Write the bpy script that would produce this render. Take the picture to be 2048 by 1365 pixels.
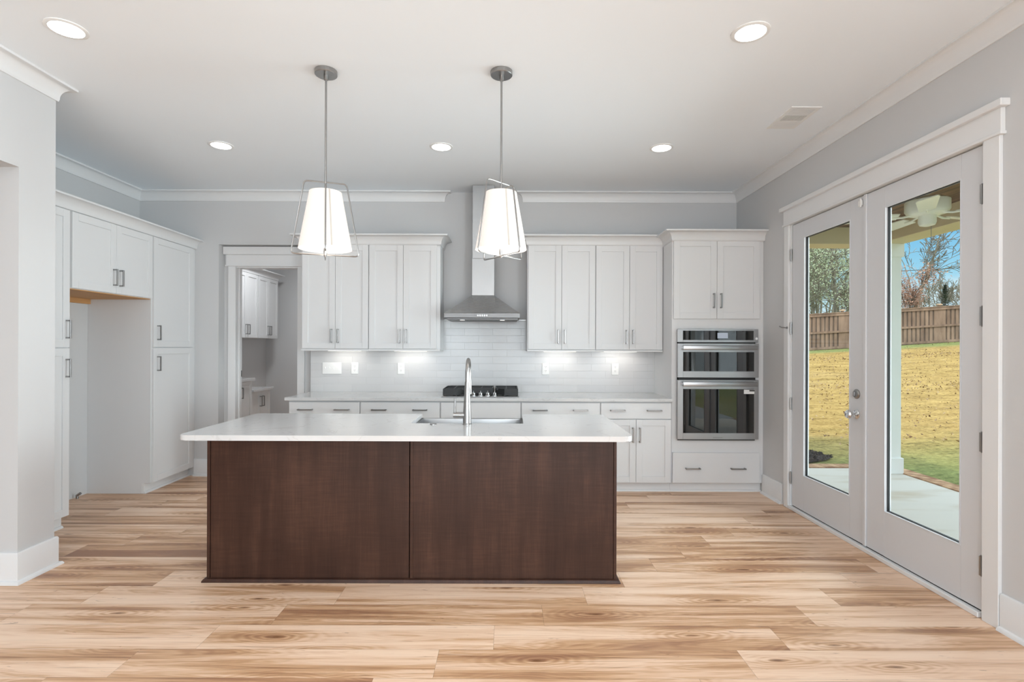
import bpy, bmesh, math, random
from mathutils import Vector, Matrix
random.seed(7)
for o in list(bpy.data.objects): bpy.data.objects.remove(o)
S = bpy.context.scene
COL = S.collection

# ---------------------------------------------------------------- camera, world, sun, exposure
H = 1.4135
F_PX, CX, CY, PITCH, ROLL, YAW = 1057.56, 1015.57, 692.39, -.0006, .0035, -.0014
def cam_setup():
    ca, sa, cp, sp, cr, sr = math.cos(YAW), math.sin(YAW), math.cos(PITCH), math.sin(PITCH), math.cos(ROLL), math.sin(ROLL)
    def back(v):
        x, y, z = v
        y, z = y*cp + z*sp, -y*sp + z*cp
        x, y = x*ca - y*sa, x*sa + y*ca
        return Vector((x, y, z))
    right = back((cr, 0, sr)); up = back((-sr, 0, cr)); fwd = back((0, 1, 0))
    cd = bpy.data.cameras.new('camera'); co = bpy.data.objects.new('camera', cd); COL.objects.link(co)
    m = Matrix((right, up, -fwd)).transposed().to_4x4()
    m.translation = (0, 0, H)
    co.matrix_world = m
    cd.sensor_fit = 'HORIZONTAL'; cd.sensor_width = 36.0
    cd.lens = F_PX/2048*36.0
    cd.shift_x = (1024 - CX)/2048
    cd.shift_y = (CY - 682.5)/2048
    cd.clip_start = .05; cd.clip_end = 400
    S.camera = co
cam_setup()
S.view_settings.view_transform = 'Standard'
S.view_settings.look = 'None'
S.view_settings.gamma = 1
S.view_settings.use_curve_mapping = False
S.view_settings.exposure = -0.12
S.cycles.max_bounces = 9; S.cycles.diffuse_bounces = 6; S.cycles.glossy_bounces = 4
S.cycles.transparent_max_bounces = 12; S.cycles.transmission_bounces = 6
S.cycles.caustics_reflective = False; S.cycles.caustics_refractive = False
S.cycles.sample_clamp_indirect = 6
S.cycles.use_denoising = True

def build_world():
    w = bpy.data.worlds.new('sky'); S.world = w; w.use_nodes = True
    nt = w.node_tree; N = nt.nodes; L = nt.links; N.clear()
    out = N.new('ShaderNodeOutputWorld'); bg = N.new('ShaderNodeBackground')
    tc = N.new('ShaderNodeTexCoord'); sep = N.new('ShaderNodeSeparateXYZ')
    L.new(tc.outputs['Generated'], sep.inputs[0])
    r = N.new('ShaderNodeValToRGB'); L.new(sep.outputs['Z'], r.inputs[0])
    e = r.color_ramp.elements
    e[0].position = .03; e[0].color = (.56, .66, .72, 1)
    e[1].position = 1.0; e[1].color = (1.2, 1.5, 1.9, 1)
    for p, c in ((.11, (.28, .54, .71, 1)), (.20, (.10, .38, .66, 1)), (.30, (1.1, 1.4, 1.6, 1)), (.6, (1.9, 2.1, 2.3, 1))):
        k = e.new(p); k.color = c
    mp = N.new('ShaderNodeMapping'); mp.inputs['Scale'].default_value = (1.6, 1.6, 5.5)
    L.new(tc.outputs['Generated'], mp.inputs[0])
    no = N.new('ShaderNodeTexNoise'); no.inputs['Scale'].default_value = 2.2; no.inputs['Detail'].default_value = 6
    no.inputs['Roughness'].default_value = .6; L.new(mp.outputs[0], no.inputs['Vector'])
    cr = N.new('ShaderNodeValToRGB'); cr.color_ramp.elements[0].position = .50; cr.color_ramp.elements[1].position = .72
    L.new(no.outputs[0], cr.inputs[0])
    mx = N.new('ShaderNodeMixRGB'); mx.inputs[2].default_value = (.66, .70, .73, 1)
    L.new(cr.outputs[0], mx.inputs[0]); L.new(r.outputs[0], mx.inputs[1])
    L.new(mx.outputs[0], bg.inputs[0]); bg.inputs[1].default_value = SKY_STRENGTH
    L.new(bg.outputs[0], out.inputs[0])
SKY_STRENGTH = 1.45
SUN_STRENGTH = 1.65
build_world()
sd = bpy.data.lights.new('sun', 'SUN'); so = bpy.data.objects.new('sun', sd); COL.objects.link(so)
sd.energy = SUN_STRENGTH; sd.angle = math.radians(1.2); sd.color = (1, .95, .86)
so.rotation_euler = Vector((-.12, -.55, 1)).to_track_quat('Z', 'Y').to_euler()

def area(name, loc, rot, sx, sy, power, color=(1, 1, 1), spread=180):
    d = bpy.data.lights.new(name, 'AREA'); o = bpy.data.objects.new(name, d); COL.objects.link(o)
    d.shape = 'RECTANGLE'; d.size = sx; d.size_y = sy; d.energy = power; d.color = color
    d.spread = math.radians(spread)
    o.location = loc; o.rotation_euler = rot
    return o
# fill lamps added at the rear, side, hall and pantry; door lamp boosts daylight
area('rear_fill_light', (-1.5, -4.93, 1.55), (math.radians(113), 0, 0), 1.9, 2.1, 98, (.84, .92, 1))
area('rear_fill_light', (.75, -4.93, 1.55), (math.radians(113), 0, 0), 1.9, 2.1, 98, (.84, .92, 1))
area('daylight_french_door', (2.60, 3.69, 1.34), (0, math.radians(88), 0), 2.0, 1.7, 62, (.86, .93, 1), 95)
area('side_fill_light', (2.46, -2.2, 1.55), (0, math.radians(104), 0), 2.1, 2.2, 300, (.84, .93, 1))
area('hall_fill_light', (-4.4, 1.2, 3.0), (0, 0, 0), .8, .8, 12, (.93, .96, 1))
area('pantry_fill_light', (-2.9, 7.2, 2.98), (0, 0, 0), .3, .3, 25, (.95, .98, 1))
area('undercabinet_light', (-1.72, 5.60, 1.352), (math.radians(12), 0, 0), .34, .03, .55, (1, .95, .88))
area('undercabinet_light', (-1.02, 5.60, 1.352), (math.radians(12), 0, 0), .34, .03, .55, (1, .95, .88))
area('undercabinet_light', (.56, 5.60, 1.352), (math.radians(12), 0, 0), .34, .03, .55, (1, .95, .88))
area('undercabinet_light', (1.20, 5.60, 1.352), (math.radians(12), 0, 0), .34, .03, .55, (1, .95, .88))

# ---------------------------------------------------------------- materials
def new_mat(name):
    m = bpy.data.materials.new(name); m.use_nodes = True
    nt = m.node_tree; b = nt.nodes['Principled BSDF']
    return m, nt, b
def srgb(r, g, b):
    f = lambda c: (c/255/12.92) if c/255 <= .04045 else ((c/255 + .055)/1.055)**2.4
    return (f(r), f(g), f(b), 1)
def paint(name, col, rough=.5, spec=.4, bump=0, bscale=200, var=.0, vscale=3):
    m, nt, b = new_mat(name); N = nt.nodes; L = nt.links
    b.inputs['Base Color'].default_value = col; b.inputs['Roughness'].default_value = rough
    b.inputs['Specular IOR Level'].default_value = spec
    tc = N.new('ShaderNodeTexCoord')
    if var:
        n = N.new('ShaderNodeTexNoise'); n.inputs['Scale'].default_value = vscale; n.inputs['Detail'].default_value = 3
        L.new(tc.outputs['Object'], n.inputs['Vector'])
        mx = N.new('ShaderNodeMixRGB'); mx.blend_type = 'MULTIPLY'; mx.inputs[0].default_value = 1
        r = N.new('ShaderNodeMapRange'); r.inputs[3].default_value = 1-var; r.inputs[4].default_value = 1+var
        L.new(n.outputs[0], r.inputs[0]); mx.inputs[1].default_value = col; L.new(r.outputs[0], mx.inputs[2])
        L.new(mx.outputs[0], b.inputs['Base Color'])
    if bump:
        n = N.new('ShaderNodeTexNoise'); n.inputs['Scale'].default_value = bscale; n.inputs['Detail'].default_value = 2
        L.new(tc.outputs['Object'], n.inputs['Vector'])
        bp = N.new('ShaderNodeBump'); bp.inputs['Strength'].default_value = bump; bp.inputs['Distance'].default_value = .002
        L.new(n.outputs[0], bp.inputs['Height']); L.new(bp.outputs[0], b.inputs['Normal'])
    return m
def metal(name, col, rough, stretch=None):
    m, nt, b = new_mat(name); N = nt.nodes; L = nt.links
    b.inputs['Base Color'].default_value = col; b.inputs['Metallic'].default_value = 1; b.inputs['Roughness'].default_value = rough
    tc = N.new('ShaderNodeTexCoord'); mp = N.new('ShaderNodeMapping')
    mp.inputs['Scale'].default_value = stretch or (40, 40, 40)
    n = N.new('ShaderNodeTexNoise'); n.inputs['Scale'].default_value = 8; n.inputs['Detail'].default_value = 2
    L.new(tc.outputs['Object'], mp.inputs[0]); L.new(mp.outputs[0], n.inputs['Vector'])
    r = N.new('ShaderNodeMapRange'); r.inputs[3].default_value = rough*.8; r.inputs[4].default_value = rough*1.25
    L.new(n.outputs[0], r.inputs[0]); L.new(r.outputs[0], b.inputs['Roughness'])
    return m
def emis(name, col, st):
    m, nt, b = new_mat(name)
    b.inputs['Base Color'].default_value = (.8, .8, .8, 1)
    b.inputs['Emission Color'].default_value = col; b.inputs['Emission Strength'].default_value = st
    return m

M = {}
M['wall'] = paint('wall_paint', (.585, .588, .592, 1), .6, .3, .05, 300)
M['ceiling'] = paint('ceiling_paint', (.86, .905, .945, 1), .7, .2, .05, 300)
M['trim'] = paint('trim_paint', (.74, .745, .75, 1), .35, .45)
M['cab'] = paint('cabinet_paint', (.68, .683, .688, 1), .38, .4, .02, 60)
M['cabin'] = paint('cabinet_side_panel', (.62, .62, .625, 1), .45, .4)
M['doorpaint'] = paint('door_paint', (.64, .65, .67, 1), .4, .45, .06, 25)
M['birch'] = paint('unfinished_birch', srgb(196, 150, 100), .6, .3, 0, 1, .12, 8)
M['plastic'] = paint('white_plastic', (.82, .82, .81, 1), .3, .5)
M['slot'] = paint('dark_slot', (.04, .04, .04, 1), .5, .3)
M['black'] = paint('black_gasket', (.006, .006, .006, 1), .5, .3)
M['iron'] = paint('cast_iron', (.010, .010, .010, 1), .45, .5, .3, 500)
M['steel'] = metal('brushed_stainless', (.44, .44, .445, 1), .33, (1.5, 40, 40))
M['steelv'] = metal('brushed_stainless_vertical', (.42, .42, .422, 1), .46, (40, 40, 1.5))
M['steelhood'] = metal('bright_stainless_canopy', (.66, .66, .66, 1), .26, (1.5, 40, 40))
M['steelrim'] = metal('satin_stainless_rim', (.26, .26, .262, 1), .5, (1.5, 40, 40))
M['nickel'] = metal('brushed_nickel', (.36, .355, .35, 1), .30)
M['chrome'] = metal('polished_chrome', (.75, .75, .75, 1), .10)
M['pull'] = metal('satin_nickel_pull', (.34, .335, .33, 1), .30)
M['fanp'] = paint('fan_enamel', (.80, .78, .66, 1), .4, .4)
M['shade_in'] = emis('lamp_diffuser', (1, .97, .92, 1), 1.35)
M['lens'] = emis('led_lens', (.95, .98, 1, 1), 12)
M['hoodlamp'] = emis('hood_lamp', (1, .97, .9, 1), 2.5)
M['display'] = emis('oven_display', (.75, .85, 1, 1), .45)
M['display'].node_tree.nodes['Principled BSDF'].inputs['Base Color'].default_value = (.05, .05, .05, 1)
M['ledstrip'] = emis('led_strip', (1, .95, .86, 1), 2)

def shade_mat():
    m, nt, b = new_mat('linen_shade'); N = nt.nodes; L = nt.links
    b.inputs['Base Color'].default_value = (.42, .41, .39, 1); b.inputs['Roughness'].default_value = .8
    tc = N.new('ShaderNodeTexCoord'); g = N.new('ShaderNodeTexNoise'); g.inputs['Scale'].default_value = 160
    L.new(tc.outputs['Object'], g.inputs['Vector'])
    r = N.new('ShaderNodeMapRange'); r.inputs[3].default_value = .62; r.inputs[4].default_value = .72
    L.new(g.outputs[0], r.inputs[0])
    b.inputs['Emission Color'].default_value = (1, .92, .84, 1)
    L.new(r.outputs[0], b.inputs['Emission Strength'])
    return m
M['shade'] = shade_mat()

def glass_thin():
    m = bpy.data.materials.new('window_glass'); m.use_nodes = True
    nt = m.node_tree; N = nt.nodes; L = nt.links; N.clear()
    o = N.new('ShaderNodeOutputMaterial'); t = N.new('ShaderNodeBsdfTransparent'); g = N.new('ShaderNodeBsdfGlossy')
    g.inputs['Roughness'].default_value = .01; t.inputs[0].default_value = (.96, .985, .97, 1)
    fr = N.new('ShaderNodeFresnel')
    ge = N.new('ShaderNodeNewGeometry'); mr = N.new('ShaderNodeMapRange'); mr.inputs[3].default_value = 1.22; mr.inputs[4].default_value = 1/1.22
    L.new(ge.outputs['Backfacing'], mr.inputs[0]); L.new(mr.outputs[0], fr.inputs[0])
    mx = N.new('ShaderNodeMixShader'); L.new(fr.outputs[0], mx.inputs[0]); L.new(t.outputs[0], mx.inputs[1]); L.new(g.outputs[0], mx.inputs[2])
    L.new(mx.outputs[0], o.inputs[0])
    return m
M['glass'] = glass_thin()
def oven_glass():
    m, nt, b = new_mat('black_oven_glass')
    b.inputs['Base Color'].default_value = (.004, .004, .004, 1); b.inputs['Roughness'].default_value = .02
    b.inputs['Specular IOR Level'].default_value = .6; b.inputs['IOR'].default_value = 1.7
    return m
M['ovenglass'] = oven_glass()

def quartz():
    m, nt, b = new_mat('white_quartz'); N = nt.nodes; L = nt.links
    tc = N.new('ShaderNodeTexCoord')
    n = N.new('ShaderNodeTexNoise'); n.inputs['Scale'].default_value = 2.2; n.inputs['Detail'].default_value = 8; n.inputs['Distortion'].default_value = 1.6
    L.new(tc.outputs['Object'], n.inputs['Vector'])
    r = N.new('ShaderNodeValToRGB'); e = r.color_ramp.elements
    e[0].position = .488; e[0].color = (.60, .60, .60, 1); e[1].position = .512; e[1].color = (.60, .60, .60, 1)
    k = e.new(.5); k.color = (.54, .535, .53, 1)
    L.new(n.outputs[0], r.inputs[0]); L.new(r.outputs[0], b.inputs['Base Color'])
    b.inputs['Roughness'].default_value = .12; b.inputs['Specular IOR Level'].default_value = .6
    return m
M['quartz'] = quartz()

def tile():
    m, nt, b = new_mat('white_subway_tile'); N = nt.nodes; L = nt.links
    tc = N.new('ShaderNodeTexCoord'); sp = N.new('ShaderNodeSeparateXYZ'); cb = N.new('ShaderNodeCombineXYZ')
    L.new(tc.outputs['Object'], sp.inputs[0]); L.new(sp.outputs['X'], cb.inputs[0]); L.new(sp.outputs['Z'], cb.inputs[1])
    br = N.new('ShaderNodeTexBrick'); br.inputs['Scale'].default_value = 1
    br.inputs['Brick Width'].default_value = .305; br.inputs['Row Height'].default_value = .0765
    br.inputs['Mortar Size'].default_value = .0016; br.inputs['Mortar Smooth'].default_value = .4
    br.inputs['Color1'].default_value = (.62, .62, .62, 1); br.inputs['Color2'].default_value = (.58, .58, .585, 1)
    br.inputs['Mortar'].default_value = (.555, .555, .55, 1)
    L.new(cb.outputs[0], br.inputs['Vector']); L.new(br.outputs['Color'], b.inputs['Base Color'])
    mp = N.new('ShaderNodeMapping'); mp.inputs['Scale'].default_value = (7, 22, 1); L.new(cb.outputs[0], mp.inputs[0])
    n = N.new('ShaderNodeTexNoise'); n.inputs['Scale'].default_value = 1; n.inputs['Detail'].default_value = 2; L.new(mp.outputs[0], n.inputs['Vector'])
    mt = N.new('ShaderNodeMath'); mt.operation = 'MULTIPLY'; mt.inputs[1].default_value = -2.5; L.new(br.outputs['Fac'], mt.inputs[0])
    ad = N.new('ShaderNodeMath'); L.new(mt.outputs[0], ad.inputs[0]); L.new(n.outputs[0], ad.inputs[1])
    bp = N.new('ShaderNodeBump'); bp.inputs['Strength'].default_value = .5; bp.inputs['Distance'].default_value = .0015
    L.new(ad.outputs[0], bp.inputs['Height']); L.new(bp.outputs[0], b.inputs['Normal'])
    b.inputs['Roughness'].default_value = .18
    return m
M['tile'] = tile()

def math_node(N, L, op, a, b=None, c=None):
    n = N.new('ShaderNodeMath'); n.operation = op
    for i, v in enumerate((a, b, c)):
        if v is None: continue
        if isinstance(v, (int, float)): n.inputs[i].default_value = v
        else: L.new(v, n.inputs[i])
    return n.outputs[0]

def wood_floor():
    m, nt, b = new_mat('hickory_plank_floor'); N = nt.nodes; L = nt.links
    Q = lambda op, a, bb=None, c=None: math_node(N, L, op, a, bb, c)
    tc = N.new('ShaderNodeTexCoord'); sp = N.new('ShaderNodeSeparateXYZ'); L.new(tc.outputs['Object'], sp.inputs[0])
    X, Y = sp.outputs['X'], sp.outputs['Y']
    W, LEN = .213, 1.385
    yr = Q('ADD', Q('DIVIDE', Y, W), 40.441)
    row = Q('FLOOR', yr); fy = Q('SUBTRACT', yr, row)
    # boards are laid with a steady stagger from row to row
    xr = Q('ADD', Q('DIVIDE', Q('SUBTRACT', X, Q('ADD', Q('MULTIPLY', Q('SUBTRACT', row, 54.0), .252), .445)), LEN), 50.0)
    colu = Q('FLOOR', xr); fx = Q('SUBTRACT', xr, colu)
    pid = Q('ADD', Q('MULTIPLY', row, 17.13), Q('MULTIPLY', colu, 5.77))
    w2 = N.new('ShaderNodeTexWhiteNoise'); w2.noise_dimensions = '1D'; L.new(pid, w2.inputs['W'])
    tone = w2.outputs['Value']
    w3 = N.new('ShaderNodeTexWhiteNoise'); w3.noise_dimensions = '1D'; L.new(Q('ADD', pid, 91.7), w3.inputs['W'])
    # plank-local coordinates with random offset
    cv = N.new('ShaderNodeCombineXYZ'); L.new(Q('ADD', X, Q('MULTIPLY', tone, 37.0)), cv.inputs[0])
    L.new(Q('ADD', Y, Q('MULTIPLY', w3.outputs['Value'], 3.0)), cv.inputs[1]); L.new(Q('MULTIPLY', w3.outputs['Value'], 50.), cv.inputs[2])
    def noise(scale, detail, dist=0, rough=.5, src=None):
        mp = N.new('ShaderNodeMapping'); mp.inputs['Scale'].default_value = scale; L.new(src or cv.outputs[0], mp.inputs[0])
        n = N.new('ShaderNodeTexNoise'); n.inputs['Scale'].default_value = 1; n.inputs['Detail'].default_value = detail
        n.inputs['Distortion'].default_value = dist; n.inputs['Roughness'].default_value = rough
        L.new(mp.outputs[0], n.inputs['Vector']); return n.outputs[0]
    # knots: distance to voronoi points stretched along the plank
    mpk = N.new('ShaderNodeMapping'); mpk.inputs['Scale'].default_value = (1.05, 3.9, 1); L.new(cv.outputs[0], mpk.inputs[0])
    vo = N.new('ShaderNodeTexVoronoi'); vo.voronoi_dimensions = '2D'; vo.inputs['Scale'].default_value = 1; L.new(mpk.outputs[0], vo.inputs['Vector'])
    kd = Q('MAXIMUM', Q('ADD', vo.outputs['Distance'], Q('MULTIPLY', Q('SUBTRACT', noise((6.5, 22.0, 1), 3), .5), .10)), 0.0)
    kn = Q('SUBTRACT', 1.0, Q('SMOOTH_MIN', Q('MULTIPLY', kd, 2.6), 1.0, .1))
    # streaks follow a warped field
    warp = Q('MULTIPLY', kn, .42)
    broad = noise((.50, 8.0, 1), 4, 1.1)
    f1 = Q('ADD', broad, Q('MULTIPLY', warp, .35))
    wob = noise((3.2, 11.0, 1), 3)
    r1 = Q('SINE', Q('ADD', Q('MULTIPLY', kd, 105.0), Q('MULTIPLY', wob, 9.0)))
    r2 = Q('SINE', Q('ADD', Q('MULTIPLY', broad, 120.0), Q('MULTIPLY', kd, 18.0)))
    ring = Q('ADD', Q('MULTIPLY', r1, Q('MULTIPLY', kn, 2.4)), Q('MULTIPLY', r2, Q('SUBTRACT', 1.15, kn)))
    fine = noise((3.2, 110.0, 1), 4, .2, .65)
    flecks = noise((6.0, 48.0, 1), 3, 1.2, .6)
    cr = N.new('ShaderNodeValToRGB'); e = cr.color_ramp.elements
    e[0].position = .30; e[0].color = srgb(238, 208, 182)
    e[1].position = .80; e[1].color = srgb(156, 114, 88)
    for p, c in ((.46, srgb(226, 191, 162)), (.56, srgb(206, 166, 130)), (.66, srgb(184, 142, 108))):
        k = e.new(p); k.color = c
    v = Q('ADD', Q('ADD', Q('ADD', .5, Q('MULTIPLY', Q('SUBTRACT', f1, .5), 1.25)), Q('MULTIPLY', ring, .034)), Q('MULTIPLY', Q('SUBTRACT', fine, .5), .34))
    v = Q('ADD', v, Q('MULTIPLY', Q('SUBTRACT', tone, .60), .20))
    L.new(v, cr.inputs[0])
    # knot core and dark mineral flecks
    core = N.new('ShaderNodeMapRange'); core.inputs[1].default_value = .004; core.inputs[2].default_value = .045
    core.inputs[3].default_value = .1; core.inputs[4].default_value = 1; L.new(kd, core.inputs[0])
    fl = N.new('ShaderNodeMapRange'); fl.inputs[1].default_value = .67; fl.inputs[2].default_value = .74
    fl.inputs[3].default_value = 1; fl.inputs[4].default_value = .35; L.new(flecks, fl.inputs[0])
    # seams
    def edge(fv, w):
        a = Q('MINIMUM', fv, Q('SUBTRACT', 1.0, fv))
        r = N.new('ShaderNodeMapRange'); r.inputs[1].default_value = 0; r.inputs[2].default_value = w
        r.inputs[3].default_value = .62; r.inputs[4].default_value = 1; L.new(a, r.inputs[0]); return r.outputs[0]
    seam = Q('MINIMUM', edge(fy, .008), edge(fx, .0011))
    hair = noise((1.6, 95.0, 1), 2, .8)
    hg = noise((.9, 5.0, 1), 2, .6)
    hr = N.new('ShaderNodeMapRange'); hr.inputs[1].default_value = .60; hr.inputs[2].default_value = .70
    hr.inputs[3].default_value = 0; hr.inputs[4].default_value = 1; L.new(hair, hr.inputs[0])
    hg2 = N.new('ShaderNodeMapRange'); hg2.inputs[1].default_value = .45; hg2.inputs[2].default_value = .62; L.new(hg, hg2.inputs[0])
    hairk = Q('SUBTRACT', 1.0, Q('MULTIPLY', Q('MULTIPLY', hr.outputs[0], hg2.outputs[0]), .62))
    kk = Q('MULTIPLY', Q('MULTIPLY', core.outputs[0], fl.outputs[0]), hairk)
    brn = N.new('ShaderNodeMixRGB'); brn.inputs[1].default_value = srgb(112, 72, 46); L.new(kk, brn.inputs[0]); L.new(cr.outputs[0], brn.inputs[2])
    k = seam
    mx = N.new('ShaderNodeMixRGB'); mx.blend_type = 'MULTIPLY'; mx.inputs[0].default_value = 1
    L.new(brn.outputs[0], mx.inputs[1]); L.new(k, mx.inputs[2]); L.new(mx.outputs[0], b.inputs['Base Color'])
    rr = N.new('ShaderNodeMapRange'); rr.inputs[3].default_value = .30; rr.inputs[4].default_value = .42; L.new(fine, rr.inputs[0])
    L.new(rr.outputs[0], b.inputs['Roughness']); b.inputs['Specular IOR Level'].default_value = .45
    bp = N.new('ShaderNodeBump'); bp.inputs['Strength'].default_value = .35; bp.inputs['Distance'].default_value = .0012
    L.new(Q('ADD', Q('MULTIPLY', fine, .4), Q('MULTIPLY', seam, 2.0)), bp.inputs['Height']); L.new(bp.outputs[0], b.inputs['Normal'])
    return m
M['floor'] = wood_floor()

def dark_wood():
    m, nt, b = new_mat('dark_stained_maple'); N = nt.nodes; L = nt.links
    tc = N.new('ShaderNodeTexCoord')
    def noise(scale, d, dist=0):
        mp = N.new('ShaderNodeMapping'); mp.inputs['Scale'].default_value = scale; L.new(tc.outputs['Object'], mp.inputs[0])
        n = N.new('ShaderNodeTexNoise'); n.inputs['Scale'].default_value = 1; n.inputs['Detail'].default_value = d; n.inputs['Distortion'].default_value = dist
        L.new(mp.outputs[0], n.inputs['Vector']); return n.outputs[0]
    a = noise((14, 14, 1.1), 4, .5); c = noise((3.0, 3, 2.2), 3); d = noise((130, 130, 6), 3); e_ = noise((6, 6, 70), 3, .6)
    Q = lambda op, x, y=None: math_node(N, L, op, x, y)
    v = Q('ADD', Q('ADD', Q('MULTIPLY', a, .35), Q('MULTIPLY', c, .35)), Q('ADD', Q('MULTIPLY', d, .18), Q('MULTIPLY', e_, .16)))
    r = N.new('ShaderNodeValToRGB'); e = r.color_ramp.elements
    e[0].position = .36; e[0].color = srgb(46, 27, 20); e[1].position = .72; e[1].color = srgb(84, 57, 45)
    k = e.new(.52); k.color = srgb(60, 38, 29)
    L.new(v, r.inputs[0]); L.new(r.outputs[0], b.inputs['Base Color'])
    b.inputs['Roughness'].default_value = .42; b.inputs['Specular IOR Level'].default_value = .28
    return m
M['darkwood'] = dark_wood()

def simple_noise_mat(name, c0, c1, scale, rough=.8, detail=6, lo=.35, hi=.65, bump=0, bd=.01):
    m, nt, b = new_mat(name); N = nt.nodes; L = nt.links
    tc = N.new('ShaderNodeTexCoord'); mp = N.new('ShaderNodeMapping')
    mp.inputs['Scale'].default_value = scale if isinstance(scale, tuple) else (scale,)*3
    L.new(tc.outputs['Object'], mp.inputs[0])
    n = N.new('ShaderNodeTexNoise'); n.inputs['Scale'].default_value = 1; n.inputs['Detail'].default_value = detail
    L.new(mp.outputs[0], n.inputs['Vector'])
    r = N.new('ShaderNodeValToRGB'); e = r.color_ramp.elements
    e[0].position = lo; e[0].color = c0; e[1].position = hi; e[1].color = c1
    L.new(n.outputs[0], r.inputs[0]); L.new(r.outputs[0], b.inputs['Base Color'])
    b.inputs['Roughness'].default_value = rough; b.inputs['Specular IOR Level'].default_value = .2
    if bump:
        bp = N.new('ShaderNodeBump'); bp.inputs['Strength'].default_value = bump; bp.inputs['Distance'].default_value = bd
        L.new(n.outputs[0], bp.inputs['Height']); L.new(bp.outputs[0], b.inputs['Normal'])
    return m
M['concrete'] = simple_noise_mat('pale_concrete', srgb(196, 182, 162), srgb(216, 210, 200), (1.1, 3.5, 1), .8, 7, .28, .5)
M['brick'] = simple_noise_mat('brick_edging', srgb(150, 108, 80), srgb(206, 168, 132), (9, 9, 9), .85, 4)
M['fence'] = simple_noise_mat('stained_fence_boards', srgb(128, 102, 86), srgb(168, 138, 118), (3, 3, .8), .85, 5)
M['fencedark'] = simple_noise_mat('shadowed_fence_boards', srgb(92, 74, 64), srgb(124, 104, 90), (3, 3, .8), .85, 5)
M['soffit'] = simple_noise_mat('khaki_painted_beam', srgb(218, 204, 168), srgb(226, 212, 178), 2, .6)
M['extwhite'] = simple_noise_mat('exterior_white_paint', (.92, .915, .88, 1), (.94, .93, .90, 1), 2, .5)
M['bark'] = simple_noise_mat('grey_bark', srgb(112, 104, 92), srgb(166, 154, 138), (6, 6, 1.5), .9, 5)
M['darkbark'] = simple_noise_mat('brown_bark', srgb(84, 66, 54), srgb(128, 108, 92), (6, 6, 1.5), .9, 5)
M['leafgreen'] = simple_noise_mat('pale_green_leaves', srgb(168, 180, 136), srgb(226, 232, 196), .9, .7)
M['leafrust'] = simple_noise_mat('rust_leaves', srgb(146, 96, 70), srgb(204, 162, 136), 3, .7)
M['leafpine'] = simple_noise_mat('pine_needles', srgb(50, 70, 46), srgb(90, 108, 70), 2, .8)
M['litter'] = simple_noise_mat('dry_leaves', srgb(96, 64, 40), srgb(190, 160, 124), 6, .8, 3, .4, .62)
M['mulch'] = simple_noise_mat('dark_mulch', srgb(34, 30, 30), srgb(84, 72, 66), 30, .95, 4, .4, .6, 1, .03)
M['asphalt'] = simple_noise_mat('roof_slab', srgb(90, 90, 90), srgb(110, 110, 110), 3, .9)

def porch_wood():
    m, nt, b = new_mat('brown_porch_ceiling_boards'); N = nt.nodes; L = nt.links
    Q = lambda op, x, y=None: math_node(N, L, op, x, y)
    tc = N.new('ShaderNodeTexCoord'); sp = N.new('ShaderNodeSeparateXYZ'); L.new(tc.outputs['Object'], sp.inputs[0])
    yr = Q('DIVIDE', sp.outputs['X'], .14); fy = Q('FRACT', yr); ed = Q('MINIMUM', fy, Q('SUBTRACT', 1., fy))
    mr = N.new('ShaderNodeMapRange'); mr.inputs[2].default_value = .08; mr.inputs[3].default_value = .25; mr.inputs[4].default_value = 1; L.new(ed, mr.inputs[0])
    mp = N.new('ShaderNodeMapping'); mp.inputs['Scale'].default_value = (30, 2, 30); L.new(tc.outputs['Object'], mp.inputs[0])
    n = N.new('ShaderNodeTexNoise'); n.inputs['Scale'].default_value = 1; n.inputs['Detail'].default_value = 4; L.new(mp.outputs[0], n.inputs['Vector'])
    r = N.new('ShaderNodeValToRGB'); e = r.color_ramp.elements
    e[0].position = .35; e[0].color = srgb(98, 70, 52); e[1].position = .65; e[1].color = srgb(136, 104, 80)
    L.new(n.outputs[0], r.inputs[0])
    mx = N.new('ShaderNodeMixRGB'); mx.blend_type = 'MULTIPLY'; mx.inputs[0].default_value = 1
    L.new(r.outputs[0], mx.inputs[1]); L.new(mr.outputs[0], mx.inputs[2]); L.new(mx.outputs[0], b.inputs['Base Color'])
    b.inputs['Roughness'].default_value = .6
    return m
M['porchwood'] = porch_wood()

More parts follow.
